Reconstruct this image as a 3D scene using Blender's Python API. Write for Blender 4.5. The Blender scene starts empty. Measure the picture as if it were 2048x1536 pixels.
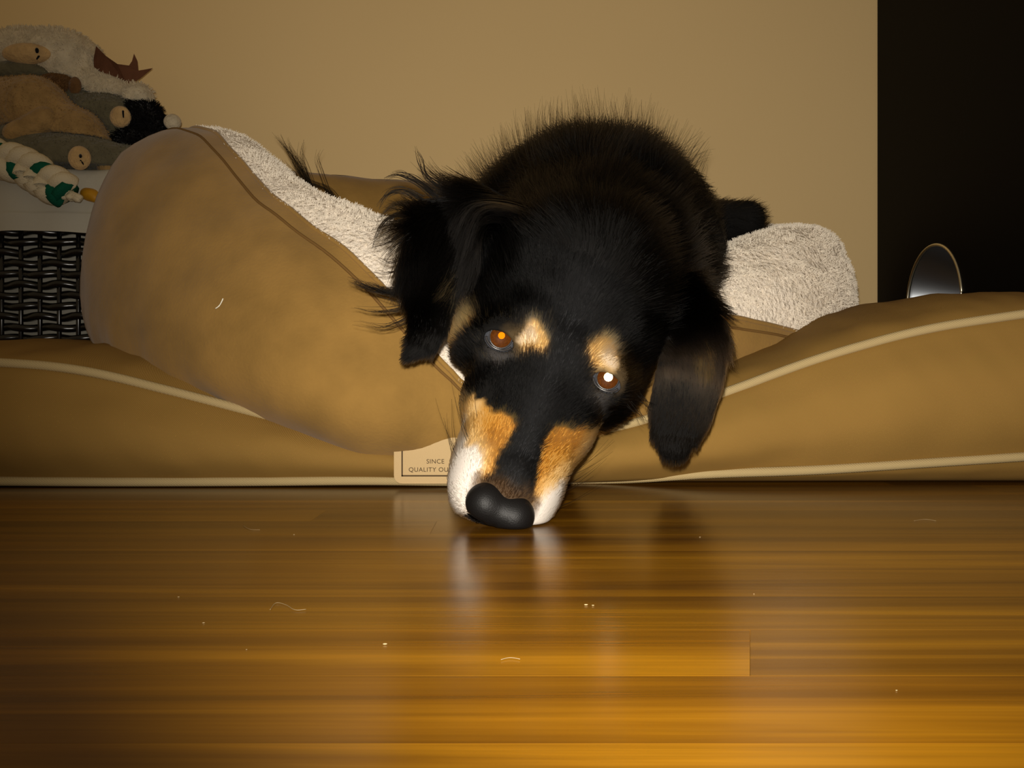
import bpy, math, random
import numpy as np
from mathutils import Vector, Matrix

# ------------------------------------------------------------------ camera, world, flash, exposure
scene = bpy.context.scene
COL = scene.collection
FPX, CAMH = 1774.0, 0.077           # focal length in pixels of the 2048 wide frame, lens height above the floor

cam_data = bpy.data.cameras.new('camera')
cam_data.sensor_width = 36.0
cam_data.lens = 36.0 * FPX / 2048.0
cam_data.clip_start = 0.01
camera = bpy.data.objects.new('camera', cam_data)
camera.location = (0, 0, CAMH)
camera.rotation_euler = (math.radians(90), 0, 0)
COL.objects.link(camera)
scene.camera = camera

world = bpy.data.worlds.new('world')
scene.world = world
world.use_nodes = True
bg = world.node_tree.nodes['Background']
bg.inputs[0].default_value = (1.0, 0.74, 0.42, 1)
bg.inputs[1].default_value = 0.15

flash_data = bpy.data.lights.new('camera_flash', 'SPOT')
flash_data.energy = 24.0
flash_data.color = (1.0, 0.93, 0.82)
flash_data.spot_size = math.radians(104)
flash_data.spot_blend = 1.0
flash_data.shadow_soft_size = 0.004
flash = bpy.data.objects.new('camera_flash', flash_data)
flash.location = (-0.004, -0.004, CAMH + 0.016)
flash.rotation_euler = (math.radians(103), 0, math.radians(-12))
COL.objects.link(flash)

scene.view_settings.view_transform = 'Standard'
scene.view_settings.look = 'None'
scene.view_settings.exposure = 0.0
scene.view_settings.gamma = 1.0
scene.view_settings.use_curve_mapping = False

# ------------------------------------------------------------------ helpers
RNG = np.random.default_rng(7)

def at(px, py, y):
    """point of the room at distance y that the photograph shows at pixel (px, py)"""
    return np.array([(px - 1024) / FPX * y, y, CAMH - (py - 768) / FPX * y])

def rad(px, y):
    return px / FPX * y

def tag(o, label=None, cat=None, group=None, kind=None):
    if label: o['label'] = label
    if cat: o['category'] = cat
    if group: o['group'] = group
    if kind: o['kind'] = kind
    return o

def empty(name, loc):
    o = bpy.data.objects.new(name, None)
    o.location = loc
    o.empty_display_size = 0.02
    COL.objects.link(o)
    return o

def link(name, data, material=None, parent=None):
    o = bpy.data.objects.new(name, data)
    COL.objects.link(o)
    if material is not None:
        data.materials.append(material)
    if parent is not None:
        o.parent = parent
        o.matrix_parent_inverse = Matrix.Translation(-world_loc(parent))
    return o

def world_loc(o):
    v = Vector(o.location)
    p = o.parent
    while p is not None:
        # children are built in world coordinates, so their own location is zero
        p = p.parent
    return v

def mesh(name, verts, faces, material=None, parent=None, smooth=True, colors=None):
    me = bpy.data.meshes.new(name)
    verts = np.asarray(verts, dtype=np.float32)
    if isinstance(faces, np.ndarray):
        nf, k = faces.shape
        me.vertices.add(len(verts)); me.vertices.foreach_set('co', verts.ravel())
        me.loops.add(nf * k); me.loops.foreach_set('vertex_index', faces.astype(np.int32).ravel())
        me.polygons.add(nf)
        me.polygons.foreach_set('loop_start', np.arange(0, nf * k, k, dtype=np.int32))
        me.update(calc_edges=True); me.validate()
    else:
        me.from_pydata([tuple(map(float, v)) for v in verts], [], [tuple(map(int, f)) for f in faces])
        me.update()
    if smooth:
        me.polygons.foreach_set('use_smooth', np.ones(len(me.polygons), dtype=bool))
    if colors is not None:
        a = me.color_attributes.new('coat', 'FLOAT_COLOR', 'POINT')
        c = np.ones((len(verts), 4), dtype=np.float32); c[:, :3] = colors
        a.data.foreach_set('color', c.ravel())
    return link(name, me, material, parent)

def join(parts):
    """several (verts, faces) lists of one piece -> one"""
    V, Fc, n = [], [], 0
    for v, f in parts:
        V += [tuple(p) for p in v]
        Fc += [tuple(int(i) + n for i in q) for q in f]
        n += len(v)
    return V, Fc

def box(x0, x1, y0, y1, z0, z1, bev=0.0):
    if bev <= 0:
        v = [(x, y, z) for z in (z0, z1) for (x, y) in ((x0, y0), (x1, y0), (x1, y1), (x0, y1))]
        return v, [(3, 2, 1, 0), (4, 5, 6, 7), (0, 1, 5, 4), (1, 2, 6, 5), (2, 3, 7, 6), (3, 0, 4, 7)]
    v, f = [], []
    rings = [(z0, bev), (z0 + bev, 0), (z1 - bev, 0), (z1, bev)]
    for z, b in rings:
        xs0, xs1, ys0, ys1 = x0 + b, x1 - b, y0 + b, y1 - b
        c = bev if b == 0 else bev * 0.4
        v += [(xs0 + c, ys0, z), (xs1 - c, ys0, z), (xs1, ys0 + c, z), (xs1, ys1 - c, z),
              (xs1 - c, ys1, z), (xs0 + c, ys1, z), (xs0, ys1 - c, z), (xs0, ys0 + c, z)]
    for r in range(3):
        for i in range(8):
            j = (i + 1) % 8
            f.append((r * 8 + i, r * 8 + j, r * 8 + 8 + j, r * 8 + 8 + i))
    f.append(tuple(range(7, -1, -1))); f.append(tuple(range(24, 32)))
    return v, f

def catmull(P, n, closed=False):
    P = np.asarray(P, dtype=float)
    k = len(P)
    if closed:
        idx = [(i - 1) % k for i in range(k)], list(range(k)), [(i + 1) % k for i in range(k)], [(i + 2) % k for i in range(k)]
    else:
        idx = [max(i - 1, 0) for i in range(k - 1)], list(range(k - 1)), list(range(1, k)), [min(i + 2, k - 1) for i in range(k - 1)]
    out = []
    for a, b, c, d in zip(*idx):
        p0, p1, p2, p3 = P[a], P[b], P[c], P[d]
        for t in np.arange(n) / n:
            out.append(0.5 * (2 * p1 + (p2 - p0) * t + (2 * p0 - 5 * p1 + 4 * p2 - p3) * t * t + (3 * p1 - p0 - 3 * p2 + p3) * t ** 3))
    if not closed:
        out.append(P[-1])
    return np.array(out)

def tube(P, r, sides=8, closed=False, caps=True):
    P = np.asarray(P, dtype=float); n = len(P)
    r = np.full(n, r) if np.isscalar(r) else np.asarray(r)
    if closed:
        T = np.roll(P, -1, 0) - np.roll(P, 1, 0)
    else:
        T = np.gradient(P, axis=0)
    T /= np.linalg.norm(T, axis=1)[:, None] + 1e-12
    ref = np.array([0, 0, 1.0]) if abs(T[:, 2]).mean() < 0.8 else np.array([0, 1.0, 0])
    V = []
    for i in range(n):
        a = np.cross(ref, T[i]); a /= np.linalg.norm(a) + 1e-12
        b = np.cross(T[i], a)
        for s in range(sides):
            w = 2 * math.pi * s / sides
            V.append(P[i] + r[i] * (a * math.cos(w) + b * math.sin(w)))
    Fc = []
    for i in range(n if closed else n - 1):
        j = (i + 1) % n
        for s in range(sides):
            t = (s + 1) % sides
            Fc.append((i * sides + s, i * sides + t, j * sides + t, j * sides + s))
    if caps and not closed:
        Fc.append(tuple(range(sides - 1, -1, -1)))
        Fc.append(tuple((n - 1) * sides + s for s in range(sides)))
    return V, Fc

def grid_faces(nu, nv, close_u=False, close_v=False):
    u = np.arange(nu if close_u else nu - 1); v = np.arange(nv if close_v else nv - 1)
    U, W = np.meshgrid(u, v, indexing='ij')
    U1, W1 = (U + 1) % nu, (W + 1) % nv
    return np.stack([U * nv + W, U * nv + W1, U1 * nv + W1, U1 * nv + W], -1).reshape(-1, 4)

class Field:
    """smooth pseudo-random vector field made of sine waves"""
    def __init__(self, freq, seed, n=5):
        g = np.random.default_rng(seed)
        self.k = g.normal(size=(3, n, 3)) * freq
        self.p = g.uniform(0, 6.28, size=(3, n))
    def __call__(self, P):
        return np.stack([np.sin(P @ self.k[c].T + self.p[c]).mean(1) for c in range(3)], 1) * 1.6

# ---- signed distance modelling
def s_ell(P, c, r, R=None):
    q = P - np.asarray(c)
    if R is not None:
        q = q @ R            # columns of R are the local axes
    r = np.asarray(r)
    k0 = np.linalg.norm(q / r, axis=1); k1 = np.linalg.norm(q / (r * r), axis=1)
    return np.where(k1 > 1e-9, k0 * (k0 - 1) / np.maximum(k1, 1e-9), -r.min())

def s_cap(P, a, b, ra, rb):
    a = np.asarray(a); b = np.asarray(b); d = b - a
    t = np.clip((P - a) @ d / d.dot(d), 0, 1)
    return np.linalg.norm(P - a - t[:, None] * d, axis=1) - (ra + (rb - ra) * t)

def s_flap(P, nodes, widths, thick, normal):
    """leaf shaped flap along a chain of nodes"""
    out = np.full(len(P), 1e3)
    normal = np.asarray(normal, dtype=float)
    for i in range(len(nodes) - 1):
        a, b = nodes[i], nodes[i + 1]; d = b - a; L = np.linalg.norm(d); e = d / L
        nn = normal - normal.dot(e) * e; nn /= np.linalg.norm(nn)
        s = np.cross(e, nn)
        q = P - a
        t = np.clip(q @ e / L, 0, 1)
        w = widths[i] + (widths[i + 1] - widths[i]) * t
        over = q @ e - t * L
        ac = q @ s; no = q @ nn
        k0 = np.sqrt((ac / w) ** 2 + (no / thick) ** 2 + (over / np.minimum(w, 0.008)) ** 2)
        k1 = np.sqrt((ac / w ** 2) ** 2 + (no / thick ** 2) ** 2 + (over / np.minimum(w, 0.008) ** 2) ** 2)
        out = np.minimum(out, k0 * (k0 - 1) / np.maximum(k1, 1e-6))
    return out

def smin(a, b, k):
    h = np.maximum(k - np.abs(a - b), 0) / k
    return np.minimum(a, b) - h * h * k * 0.25

def smax(a, b, k):
    return -smin(-a, -b, k)

def surface(f, lo, hi, h):
    """naive surface nets over f(P)->distance; returns verts, quads, normals"""
    lo = np.asarray(lo, float); hi = np.asarray(hi, float); B = 8
    nb = np.ceil((hi - lo) / (h * B)).astype(int)
    bc = np.stack(np.meshgrid(*[np.arange(k) for k in nb], indexing='ij'), -1).reshape(-1, 3)
    cv = f(lo + (bc * B + B / 2) * h)
    near = np.abs(cv) < B * h * 1.25
    V = np.repeat(np.repeat(np.repeat(cv.reshape(nb), B, 0), B, 1), B, 2).astype(np.float32)
    off = np.stack(np.meshgrid(*[np.arange(B)] * 3, indexing='ij'), -1).reshape(-1, 3)
    bl = bc[near]
    for s in range(0, len(bl), 400):
        idx = (bl[s:s + 400, None, :] * B + off[None]).reshape(-1, 3)
        V[idx[:, 0], idx[:, 1], idx[:, 2]] = f(lo + idx * h)
    ins = V < 0
    c = ins[:-1, :-1, :-1].astype(np.int8)
    tot = sum(ins[a:ins.shape[0] - 1 + a, b:ins.shape[1] - 1 + b, d:ins.shape[2] - 1 + d].astype(np.int8)
              for a in (0, 1) for b in (0, 1) for d in (0, 1))
    cells = np.argwhere((tot > 0) & (tot < 8))
    vid = -np.ones(tot.shape, dtype=np.int64)
    vid[cells[:, 0], cells[:, 1], cells[:, 2]] = np.arange(len(cells))
    acc = np.zeros((len(cells), 3)); cnt = np.zeros(len(cells))
    cor = [(a, b, d) for a in (0, 1) for b in (0, 1) for d in (0, 1)]
    for p in cor:
        for ax in range(3):
            if p[ax]: continue
            q = list(p); q[ax] = 1
            va = V[cells[:, 0] + p[0], cells[:, 1] + p[1], cells[:, 2] + p[2]]
            vb = V[cells[:, 0] + q[0], cells[:, 1] + q[1], cells[:, 2] + q[2]]
            m = (va < 0) != (vb < 0)
            t = np.where(m, va / np.where(m, va - vb, 1), 0)
            pt = np.array(p, float)[None].repeat(len(cells), 0); pt[:, ax] += np.clip(t, 0, 1)
            acc[m] += pt[m]; cnt[m] += 1
    P = lo + (cells + acc / np.maximum(cnt, 1)[:, None]) * h
    quads = []
    for ax in range(3):
        sl0 = [slice(None)] * 3; sl1 = [slice(None)] * 3
        sl0[ax] = slice(0, -1); sl1[ax] = slice(1, None)
        A, Bq = ins[tuple(sl0)], ins[tuple(sl1)]
        e = np.argwhere(A != Bq)
        o1, o2 = [(1, 2), (2, 0), (0, 1)][ax]
        ok = (e[:, o1] > 0) & (e[:, o2] > 0) & (e[:, o1] < tot.shape[o1]) & (e[:, o2] < tot.shape[o2]) & (e[:, ax] < tot.shape[ax])
        e = e[ok]
        fl = A[e[:, 0], e[:, 1], e[:, 2]]
        def g(d1, d2):
            x = e.copy(); x[:, o1] -= d1; x[:, o2] -= d2
            return vid[x[:, 0], x[:, 1], x[:, 2]]
        q = np.stack([g(1, 1), g(0, 1), g(0, 0), g(1, 0)], 1)
        q[~fl] = q[~fl][:, ::-1]
        quads.append(q)
    Q = np.concatenate(quads); Q = Q[(Q >= 0).all(1)]
    def grad(X):
        ep = h * 0.5; d = []
        for ax in range(3):
            v = np.zeros(3); v[ax] = ep
            d.append((f(X + v) - f(X - v)) / (2 * ep))
        return np.stack(d, 1)
    for _ in range(2):
        G = grad(P); n2 = (G * G).sum(1)
        step = (f(P) / np.maximum(n2, 0.05))[:, None] * G
        ln = np.linalg.norm(step, axis=1)[:, None]
        P = P - step * np.minimum(1, h * 0.7 / np.maximum(ln, 1e-9))
    G = grad(P); Nn = G / (np.linalg.norm(G, axis=1)[:, None] + 1e-9)
    return P, Q, Nn

def scatter(P, Q, N, n, weight=None, seed=0):
    g = np.random.default_rng(seed)
    a, b, c, d = P[Q[:, 0]], P[Q[:, 1]], P[Q[:, 2]], P[Q[:, 3]]
    area = 0.5 * np.linalg.norm(np.cross(c - a, d - b), axis=1)
    if weight is not None:
        area = area * weight
    idx = np.searchsorted(np.cumsum(area) / area.sum(), g.random(n))
    idx = np.minimum(idx, len(Q) - 1)
    u, v = g.random((2, n, 1))
    q = Q[idx]
    def bl(A): return (A[q[:, 0]] * (1 - u) + A[q[:, 1]] * u) * (1 - v) + (A[q[:, 3]] * (1 - u) + A[q[:, 2]] * u) * v
    return bl(P), bl(N), idx

def strands(root, direction, length, seg=5, droop=0.0, wave=None, wave_amp=0.0, seed=0):
    """vectorised hair growth: (n, seg, 3) points"""
    d = direction / (np.linalg.norm(direction, axis=1)[:, None] + 1e-9)
    p = root.copy(); pts = [p.copy()]
    step = (np.asarray(length) / (seg - 1))[:, None]
    droop = np.broadcast_to(droop, (len(root),))[:, None]
    wave_amp = np.broadcast_to(wave_amp, (len(root),))[:, None]
    for i in range(seg - 1):
        p = p + d * step
        pts.append(p.copy())
        d = d + np.array([0, 0, -1.0]) * droop * step * 10
        if wave is not None:
            d = d + wave(p) * wave_amp
        d /= np.linalg.norm(d, axis=1)[:, None] + 1e-9
    return np.stack(pts, 1)

def hair(name, pts, r0, r1, colors, material, parent):
    n, s, _ = pts.shape
    cv = bpy.data.hair_curves.new(name)
    cv.add_curves([s] * n)
    cv.position_data.foreach_set('vector', pts.astype(np.float32).ravel())
    ra = cv.attributes.new('radius', 'FLOAT', 'POINT')
    t = np.linspace(0, 1, s)[None]
    r0 = np.broadcast_to(r0, (n,))[:, None]
    ra.data.foreach_set('value', (r0 * (1 - t) + r1 * t).astype(np.float32).ravel())
    ca = cv.attributes.new('coat', 'FLOAT_COLOR', 'CURVE')
    c = np.ones((n, 4), dtype=np.float32); c[:, :3] = colors
    ca.data.foreach_set('color', c.ravel())
    o = link(name, cv, material, parent)
    return o

# ------------------------------------------------------------------ materials
def new_mat(name):
    m = bpy.data.materials.new(name); m.use_nodes = True
    nt = m.node_tree
    return m, nt, nt.nodes['Principled BSDF']

def simple(name, col, rough=0.7, spec=0.3, metal=0.0, bump=None, mottle=None, sheen=0.0):
    """bump=(scale, strength, distance); mottle=(scale, amount) light and dark blotches of the stuff itself"""
    m, nt, b = new_mat(name)
    b.inputs['Base Color'].default_value = (*col, 1)
    b.inputs['Roughness'].default_value = rough
    b.inputs['Specular IOR Level'].default_value = spec
    b.inputs['Metallic'].default_value = metal
    b.inputs['Sheen Weight'].default_value = sheen
    tc = nt.nodes.new('ShaderNodeTexCoord')
    if mottle:
        n = nt.nodes.new('ShaderNodeTexNoise'); n.inputs['Scale'].default_value = mottle[0]; n.inputs['Detail'].default_value = 4
        nt.links.new(tc.outputs['Object'], n.inputs['Vector'])
        r = nt.nodes.new('ShaderNodeValToRGB')
        k = mottle[1]
        r.color_ramp.elements[0].position = 0.3; r.color_ramp.elements[1].position = 0.72
        r.color_ramp.elements[0].color = (*[c * (1 - k) for c in col], 1)
        r.color_ramp.elements[1].color = (*[min(c * (1 + k), 1) for c in col], 1)
        nt.links.new(n.outputs['Fac'], r.inputs['Fac']); nt.links.new(r.outputs['Color'], b.inputs['Base Color'])
    if bump:
        n = nt.nodes.new('ShaderNodeTexNoise'); n.inputs['Scale'].default_value = bump[0]; n.inputs['Detail'].default_value = 3
        nt.links.new(tc.outputs['Object'], n.inputs['Vector'])
        bp = nt.nodes.new('ShaderNodeBump'); bp.inputs['Strength'].default_value = bump[1]; bp.inputs['Distance'].default_value = bump[2]
        nt.links.new(n.outputs['Fac'], bp.inputs['Height']); nt.links.new(bp.outputs['Normal'], b.inputs['Normal'])
    return m

def twill(name, col, scale=900, amount=0.25):
    m, nt, b = new_mat(name)
    b.inputs['Roughness'].default_value = 0.85; b.inputs['Specular IOR Level'].default_value = 0.15
    tc = nt.nodes.new('ShaderNodeTexCoord')
    mp = nt.nodes.new('ShaderNodeMapping'); mp.inputs['Rotation'].default_value = (0.5, 0.78, 0.6)
    nt.links.new(tc.outputs['Object'], mp.inputs['Vector'])
    w = nt.nodes.new('ShaderNodeTexWave'); w.inputs['Scale'].default_value = scale / 6.283; w.inputs['Distortion'].default_value = 1.0
    nt.links.new(mp.outputs['Vector'], w.inputs['Vector'])
    n = nt.nodes.new('ShaderNodeTexNoise'); n.inputs['Scale'].default_value = 9; n.inputs['Detail'].default_value = 5
    nt.links.new(tc.outputs['Object'], n.inputs['Vector'])
    mx = nt.nodes.new('ShaderNodeMix'); mx.data_type = 'RGBA'
    mx.inputs['A'].default_value = (*[c * (1 - amount) for c in col], 1); mx.inputs['B'].default_value = (*[c * (1 + amount) for c in col], 1)
    ad = nt.nodes.new('ShaderNodeMath'); ad.operation = 'MULTIPLY_ADD'; ad.inputs[1].default_value = 0.5
    nt.links.new(w.outputs['Fac'], ad.inputs[0])
    hf = nt.nodes.new('ShaderNodeMath'); hf.operation = 'MULTIPLY'; hf.inputs[1].default_value = 0.5
    nt.links.new(n.outputs['Fac'], hf.inputs[0]); nt.links.new(hf.outputs[0], ad.inputs[2])
    nt.links.new(ad.outputs[0], mx.inputs['Factor']); nt.links.new(mx.outputs['Result'], b.inputs['Base Color'])
    bp = nt.nodes.new('ShaderNodeBump'); bp.inputs['Strength'].default_value = 0.3; bp.inputs['Distance'].default_value = 0.0006
    nt.links.new(w.outputs['Fac'], bp.inputs['Height']); nt.links.new(bp.outputs['Normal'], b.inputs['Normal'])
    return m

def attr_mat(name, rough=0.8, spec=0.2):
    m, nt, b = new_mat(name)
    a = nt.nodes.new('ShaderNodeAttribute'); a.attribute_name = 'coat'
    nt.links.new(a.outputs['Color'], b.inputs['Base Color'])
    b.inputs['Roughness'].default_value = rough; b.inputs['Specular IOR Level'].default_value = spec
    return m

def hair_mat(name, rough=0.35, spec=0.5, aniso=0.0):
    m, nt, b = new_mat(name)
    nt.nodes.remove(b)
    hb = nt.nodes.new('ShaderNodeBsdfHairPrincipled'); hb.parametrization = 'COLOR'
    hb.inputs['IOR'].default_value = 1.16; hb.inputs['Roughness'].default_value = rough; hb.inputs['Radial Roughness'].default_value = 0.45
    a = nt.nodes.new('ShaderNodeAttribute'); a.attribute_name = 'coat'
    nt.links.new(a.outputs['Color'], hb.inputs['Color'])
    nt.links.new(hb.outputs[0], nt.nodes['Material Output'].inputs['Surface'])
    return m

def wood_mat():
    m, nt, b = new_mat('oak_plank')
    N = nt.nodes.new; Lk = nt.links.new
    tc = N('ShaderNodeTexCoord'); oi = N('ShaderNodeObjectInfo')
    off = N('ShaderNodeVectorMath'); off.operation = 'MULTIPLY_ADD'
    comb = N('ShaderNodeCombineXYZ')
    for i in range(3): Lk(oi.outputs['Random'], comb.inputs[i])
    off.inputs[1].default_value = (37, 53, 11)
    Lk(comb.outputs[0], off.inputs[0]); Lk(tc.outputs['Object'], off.inputs[2])
    mp = N('ShaderNodeMapping'); mp.inputs['Scale'].default_value = (1.8, 42.0, 30.0)
    Lk(off.outputs[0], mp.inputs['Vector'])
    n1 = N('ShaderNodeTexNoise'); n1.inputs['Scale'].default_value = 1.0; n1.inputs['Detail'].default_value = 5; n1.inputs['Roughness'].default_value = 0.55
    n1.inputs['Distortion'].default_value = 0.6
    Lk(mp.outputs[0], n1.inputs['Vector'])
    mp2 = N('ShaderNodeMapping'); mp2.inputs['Scale'].default_value = (7.0, 420.0, 60.0)
    Lk(off.outputs[0], mp2.inputs['Vector'])
    n2 = N('ShaderNodeTexNoise'); n2.inputs['Scale'].default_value = 1.0; n2.inputs['Detail'].default_value = 4
    Lk(mp2.outputs[0], n2.inputs['Vector'])
    r = N('ShaderNodeValToRGB'); e = r.color_ramp.elements
    e[0].position = 0.28; e[0].color = (0.085, 0.032, 0.002, 1)
    e[1].position = 0.72; e[1].color = (0.35, 0.155, 0.006, 1)
    x = e.new(0.5); x.color = (0.185, 0.076, 0.003, 1)
    Lk(n1.outputs['Fac'], r.inputs['Fac'])
    fine = N('ShaderNodeMapRange'); fine.inputs['From Min'].default_value = 0.3; fine.inputs['From Max'].default_value = 0.7
    fine.inputs['To Min'].default_value = 0.87; fine.inputs['To Max'].default_value = 1.1
    Lk(n2.outputs['Fac'], fine.inputs['Value'])
    mu = N('ShaderNodeMath'); mu.operation = 'MULTIPLY'; Lk(fine.outputs[0], mu.inputs[0]); Lk(oi.outputs['Alpha'], mu.inputs[1])
    vm = N('ShaderNodeVectorMath'); vm.operation = 'SCALE'; Lk(r.outputs['Color'], vm.inputs[0]); Lk(mu.outputs[0], vm.inputs['Scale'])
    Lk(vm.outputs[0], b.inputs['Base Color'])
    b.inputs['Roughness'].default_value = 0.24
    b.inputs['Specular IOR Level'].default_value = 0.5
    bp = N('ShaderNodeBump'); bp.inputs['Strength'].default_value = 0.12; bp.inputs['Distance'].default_value = 0.0004
    Lk(n2.outputs['Fac'], bp.inputs['Height']); Lk(bp.outputs['Normal'], b.inputs['Normal'])
    return m

M = {}
M['wall'] = simple('painted_wall', (0.90, 0.66, 0.33), 0.9, 0.1, bump=(160, 0.15, 0.001), mottle=(1.4, 0.03))
M['wood'] = wood_mat()
M['subfloor'] = simple('subfloor', (0.02, 0.01, 0.003), 0.9)
M['baseboard'] = simple('baseboard_paint', (0.5, 0.4, 0.28), 0.6)
M['canvas'] = twill('tan_twill', (0.25, 0.142, 0.034), 2600, 0.16)
M['piping'] = twill('pale_piping', (0.40, 0.30, 0.145), 1600, 0.12)
M['suede'] = simple('tan_microsuede', (0.265, 0.150, 0.038), 0.95, 0.1, bump=(420, 0.25, 0.0012), mottle=(24, 0.17), sheen=0.15)
M['fleece'] = simple('cream_fleece', (0.80, 0.71, 0.60), 0.95, 0.1, bump=(260, 0.9, 0.004), mottle=(90, 0.08))
M['pile'] = attr_mat('fleece_pile', 0.9, 0.1)
M['tagcloth'] = simple('tag_cloth', (0.52, 0.37, 0.19), 0.9, 0.1, bump=(900, 0.3, 0.0005))
M['ink'] = simple('dark_ink', (0.075, 0.048, 0.025), 0.9, 0.1)
M['coat'] = attr_mat('dog_skin', 0.85, 0.12)
M['fur'] = hair_mat('dog_fur', 0.34)
M['nose'] = simple('nose_leather', (0.0045, 0.004, 0.004), 0.5, 0.22, bump=(1500, 0.4, 0.0004))
M['sclera'] = simple('eye_white', (0.05, 0.053, 0.062), 0.12, 0.6)
M['rim'] = simple('eyelid_rim', (0.02, 0.018, 0.018), 0.3, 0.5)
M['iris'] = simple('brown_iris', (0.060, 0.017, 0.002), 0.5, 0.05, mottle=(900, 0.3))
M['black_plastic'] = simple('black_lacquer', (0.0012, 0.0012, 0.0014), 0.6, 0.08)
M['cone'] = simple('brushed_aluminium', (0.46, 0.5, 0.55), 0.33, 0.5, metal=1.0)
M['ring'] = simple('bright_trim', (0.75, 0.70, 0.55), 0.3, 0.5, metal=1.0)
M['wicker'] = simple('black_wicker', (0.008, 0.007, 0.006), 0.22, 0.6)
M['liner'] = simple('grey_cotton', (0.50, 0.47, 0.39), 0.9, 0.1, bump=(120, 0.25, 0.002))
M['crumb'] = simple('pale_crumb', (0.40, 0.30, 0.16), 0.9)
M['hairwhite'] = simple('pale_hair', (0.30, 0.22, 0.12), 0.6)
def plush(name, col): return simple(name, col, 0.95, 0.05, bump=(160, 0.9, 0.004), mottle=(60, 0.2), sheen=0.2)
M['pl_white'] = plush('plush_white', (0.60, 0.51, 0.36))
M['pl_tan'] = plush('plush_tan', (0.34, 0.21, 0.08))
M['pl_patch'] = plush('plush_patch', (0.55, 0.36, 0.16))
M['pl_grey'] = plush('plush_grey', (0.13, 0.115, 0.07))
M['pl_brown'] = plush('plush_brown', (0.16, 0.08, 0.03))
M['pl_black'] = plush('plush_black', (0.006, 0.005, 0.005))
M['felt'] = simple('brown_felt', (0.13, 0.055, 0.03), 0.95, 0.05, bump=(300, 0.5, 0.002), mottle=(25, 0.3))
M['rope_white'] = simple('rope_white', (0.66, 0.56, 0.38), 0.9, 0.1, bump=(500, 0.6, 0.002))
M['rope_green'] = simple('rope_green', (0.006, 0.09, 0.05), 0.9, 0.1, bump=(500, 0.6, 0.002))
M['yellow'] = simple('yellow_rubber', (0.5, 0.24, 0.01), 0.5, 0.3)
M['plushfuzz'] = attr_mat('plush_fuzz', 0.9, 0.05)

def shine_mat(name, col, rough):
    m, nt, b = new_mat(name)
    b.inputs['Base Color'].default_value = (*col, 1); b.inputs['Metallic'].default_value = 1.0
    b.inputs['Roughness'].default_value = rough
    return m
M['shine_orange'] = shine_mat('pupil_shine_orange', (0.55, 0.13, 0.002), 0.62)
M['shine_white'] = shine_mat('pupil_shine_pale', (1.0, 0.80, 0.42), 0.36)

# ------------------------------------------------------------------ the room
WALL_Y = 1.42
floor = mesh('floor', *box(-1.6, 1.6, -0.9, WALL_Y + 0.02, -0.03, -0.0135), M['subfloor'], smooth=False)
tag(floor, 'glossy honey oak strip floor', None, kind='structure')
wall = mesh('wall_back', *box(-1.6, 1.6, WALL_Y, WALL_Y + 0.08, 0, 2.4), M['wall'], smooth=False)
tag(wall, 'plain beige painted wall', None, kind='structure')
base = mesh('baseboard_back', *box(-1.6, 1.6, WALL_Y - 0.014, WALL_Y, 0, 0.085, 0.003), M['baseboard'], smooth=False)
tag(base, 'low painted baseboard along the beige wall', None, kind='structure')

PW = 0.044
g = random.Random(11)
def plank(x0, x1, y0, y1, skew0=0.0, skew1=0.0, tone=1.0):
    e, b = 0.00004, 0.00006
    z0, z1 = -0.0135, 0.0
    def ring(z, i):
        return [(x0 + i - skew0, y0 + i, z), (x1 - i - skew1, y0 + i, z), (x1 - i + skew1, y1 - i, z), (x0 + i + skew0, y1 - i, z)]
    v = ring(z0, e) + ring(z1 - b * 0.5, e) + ring(z1, e + b * 0.5)
    f = [(3, 2, 1, 0), (8, 9, 10, 11)]
    for r in (0, 4):
        for i in range(4):
            j = (i + 1) % 4
            f.append((r + i, r + j, r + 4 + j, r + 4 + i))
    o = mesh('plank', v, f, M['wood'], floor, smooth=False)
    o.color = (1, 1, 1, tone)
row = 0
k0 = -10
for k in range(k0, 27):
    y0 = 0.234 + PW * k
    if y0 > WALL_Y: break
    y1 = min(y0 + PW, WALL_Y)
    if k == 0:
        cuts = [-1.5, -0.62, 0.0687, 0.86, 1.5]
    else:
        cuts = [-1.5]; x = -1.5 + g.uniform(0.25, 0.9)
        while x < 1.4:
            if k in (-1, 1, 2, 3) and -0.3 < x < 0.3: x += 0.45
            cuts.append(x); x += g.uniform(0.7, 1.1)
        cuts.append(1.5)
    for a, b in zip(cuts[:-1], cuts[1:]):
        plank(a, b, y0, y1, 0.0059 if (k == 0 and abs(a - 0.0687) < 1e-6) else 0, 0.0059 if (k == 0 and abs(b - 0.0687) < 1e-6) else 0,
              (1.08 if a < 0 else 0.80) if k == 0 else g.uniform(0.68, 1.18))

# ------------------------------------------------------------------ large flat cushion
MY0 = 0.662
XT = np.array([-0.60, -0.404, -0.325, -0.24, -0.16, -0.08, 0.0, 0.09, 0.172, 0.227, 0.306, 0.404, 0.57])
ZT = np.array([0.085, 0.0945, 0.089, 0.068, 0.047, 0.030, 0.030, 0.046, 0.075, 0.096, 0.118, 0.1325, 0.135])
XB = np.array([-0.60, -0.404, -0.30, -0.20, -0.10, -0.03, 0.04, 0.12, 0.22, 0.404, 0.57])
ZB = np.array([0.008, 0.0050, 0.0042, 0.0045, 0.0055, 0.004, 0.004, 0.0105, 0.0125, 0.0245, 0.03])
XC = np.array([-0.60, -0.42, -0.30, -0.15, 0.0, 0.15, 0.25, 0.35, 0.45, 0.57])
ZC = np.array([0.10, 0.120, 0.115, 0.085, 0.075, 0.096, 0.130, 0.158, 0.163, 0.15])
def smooth_interp(x, X, Z):
    w = np.linspace(-0.03, 0.03, 9)
    return np.mean([np.interp(x + d, X, Z) for d in w], axis=0)
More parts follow.
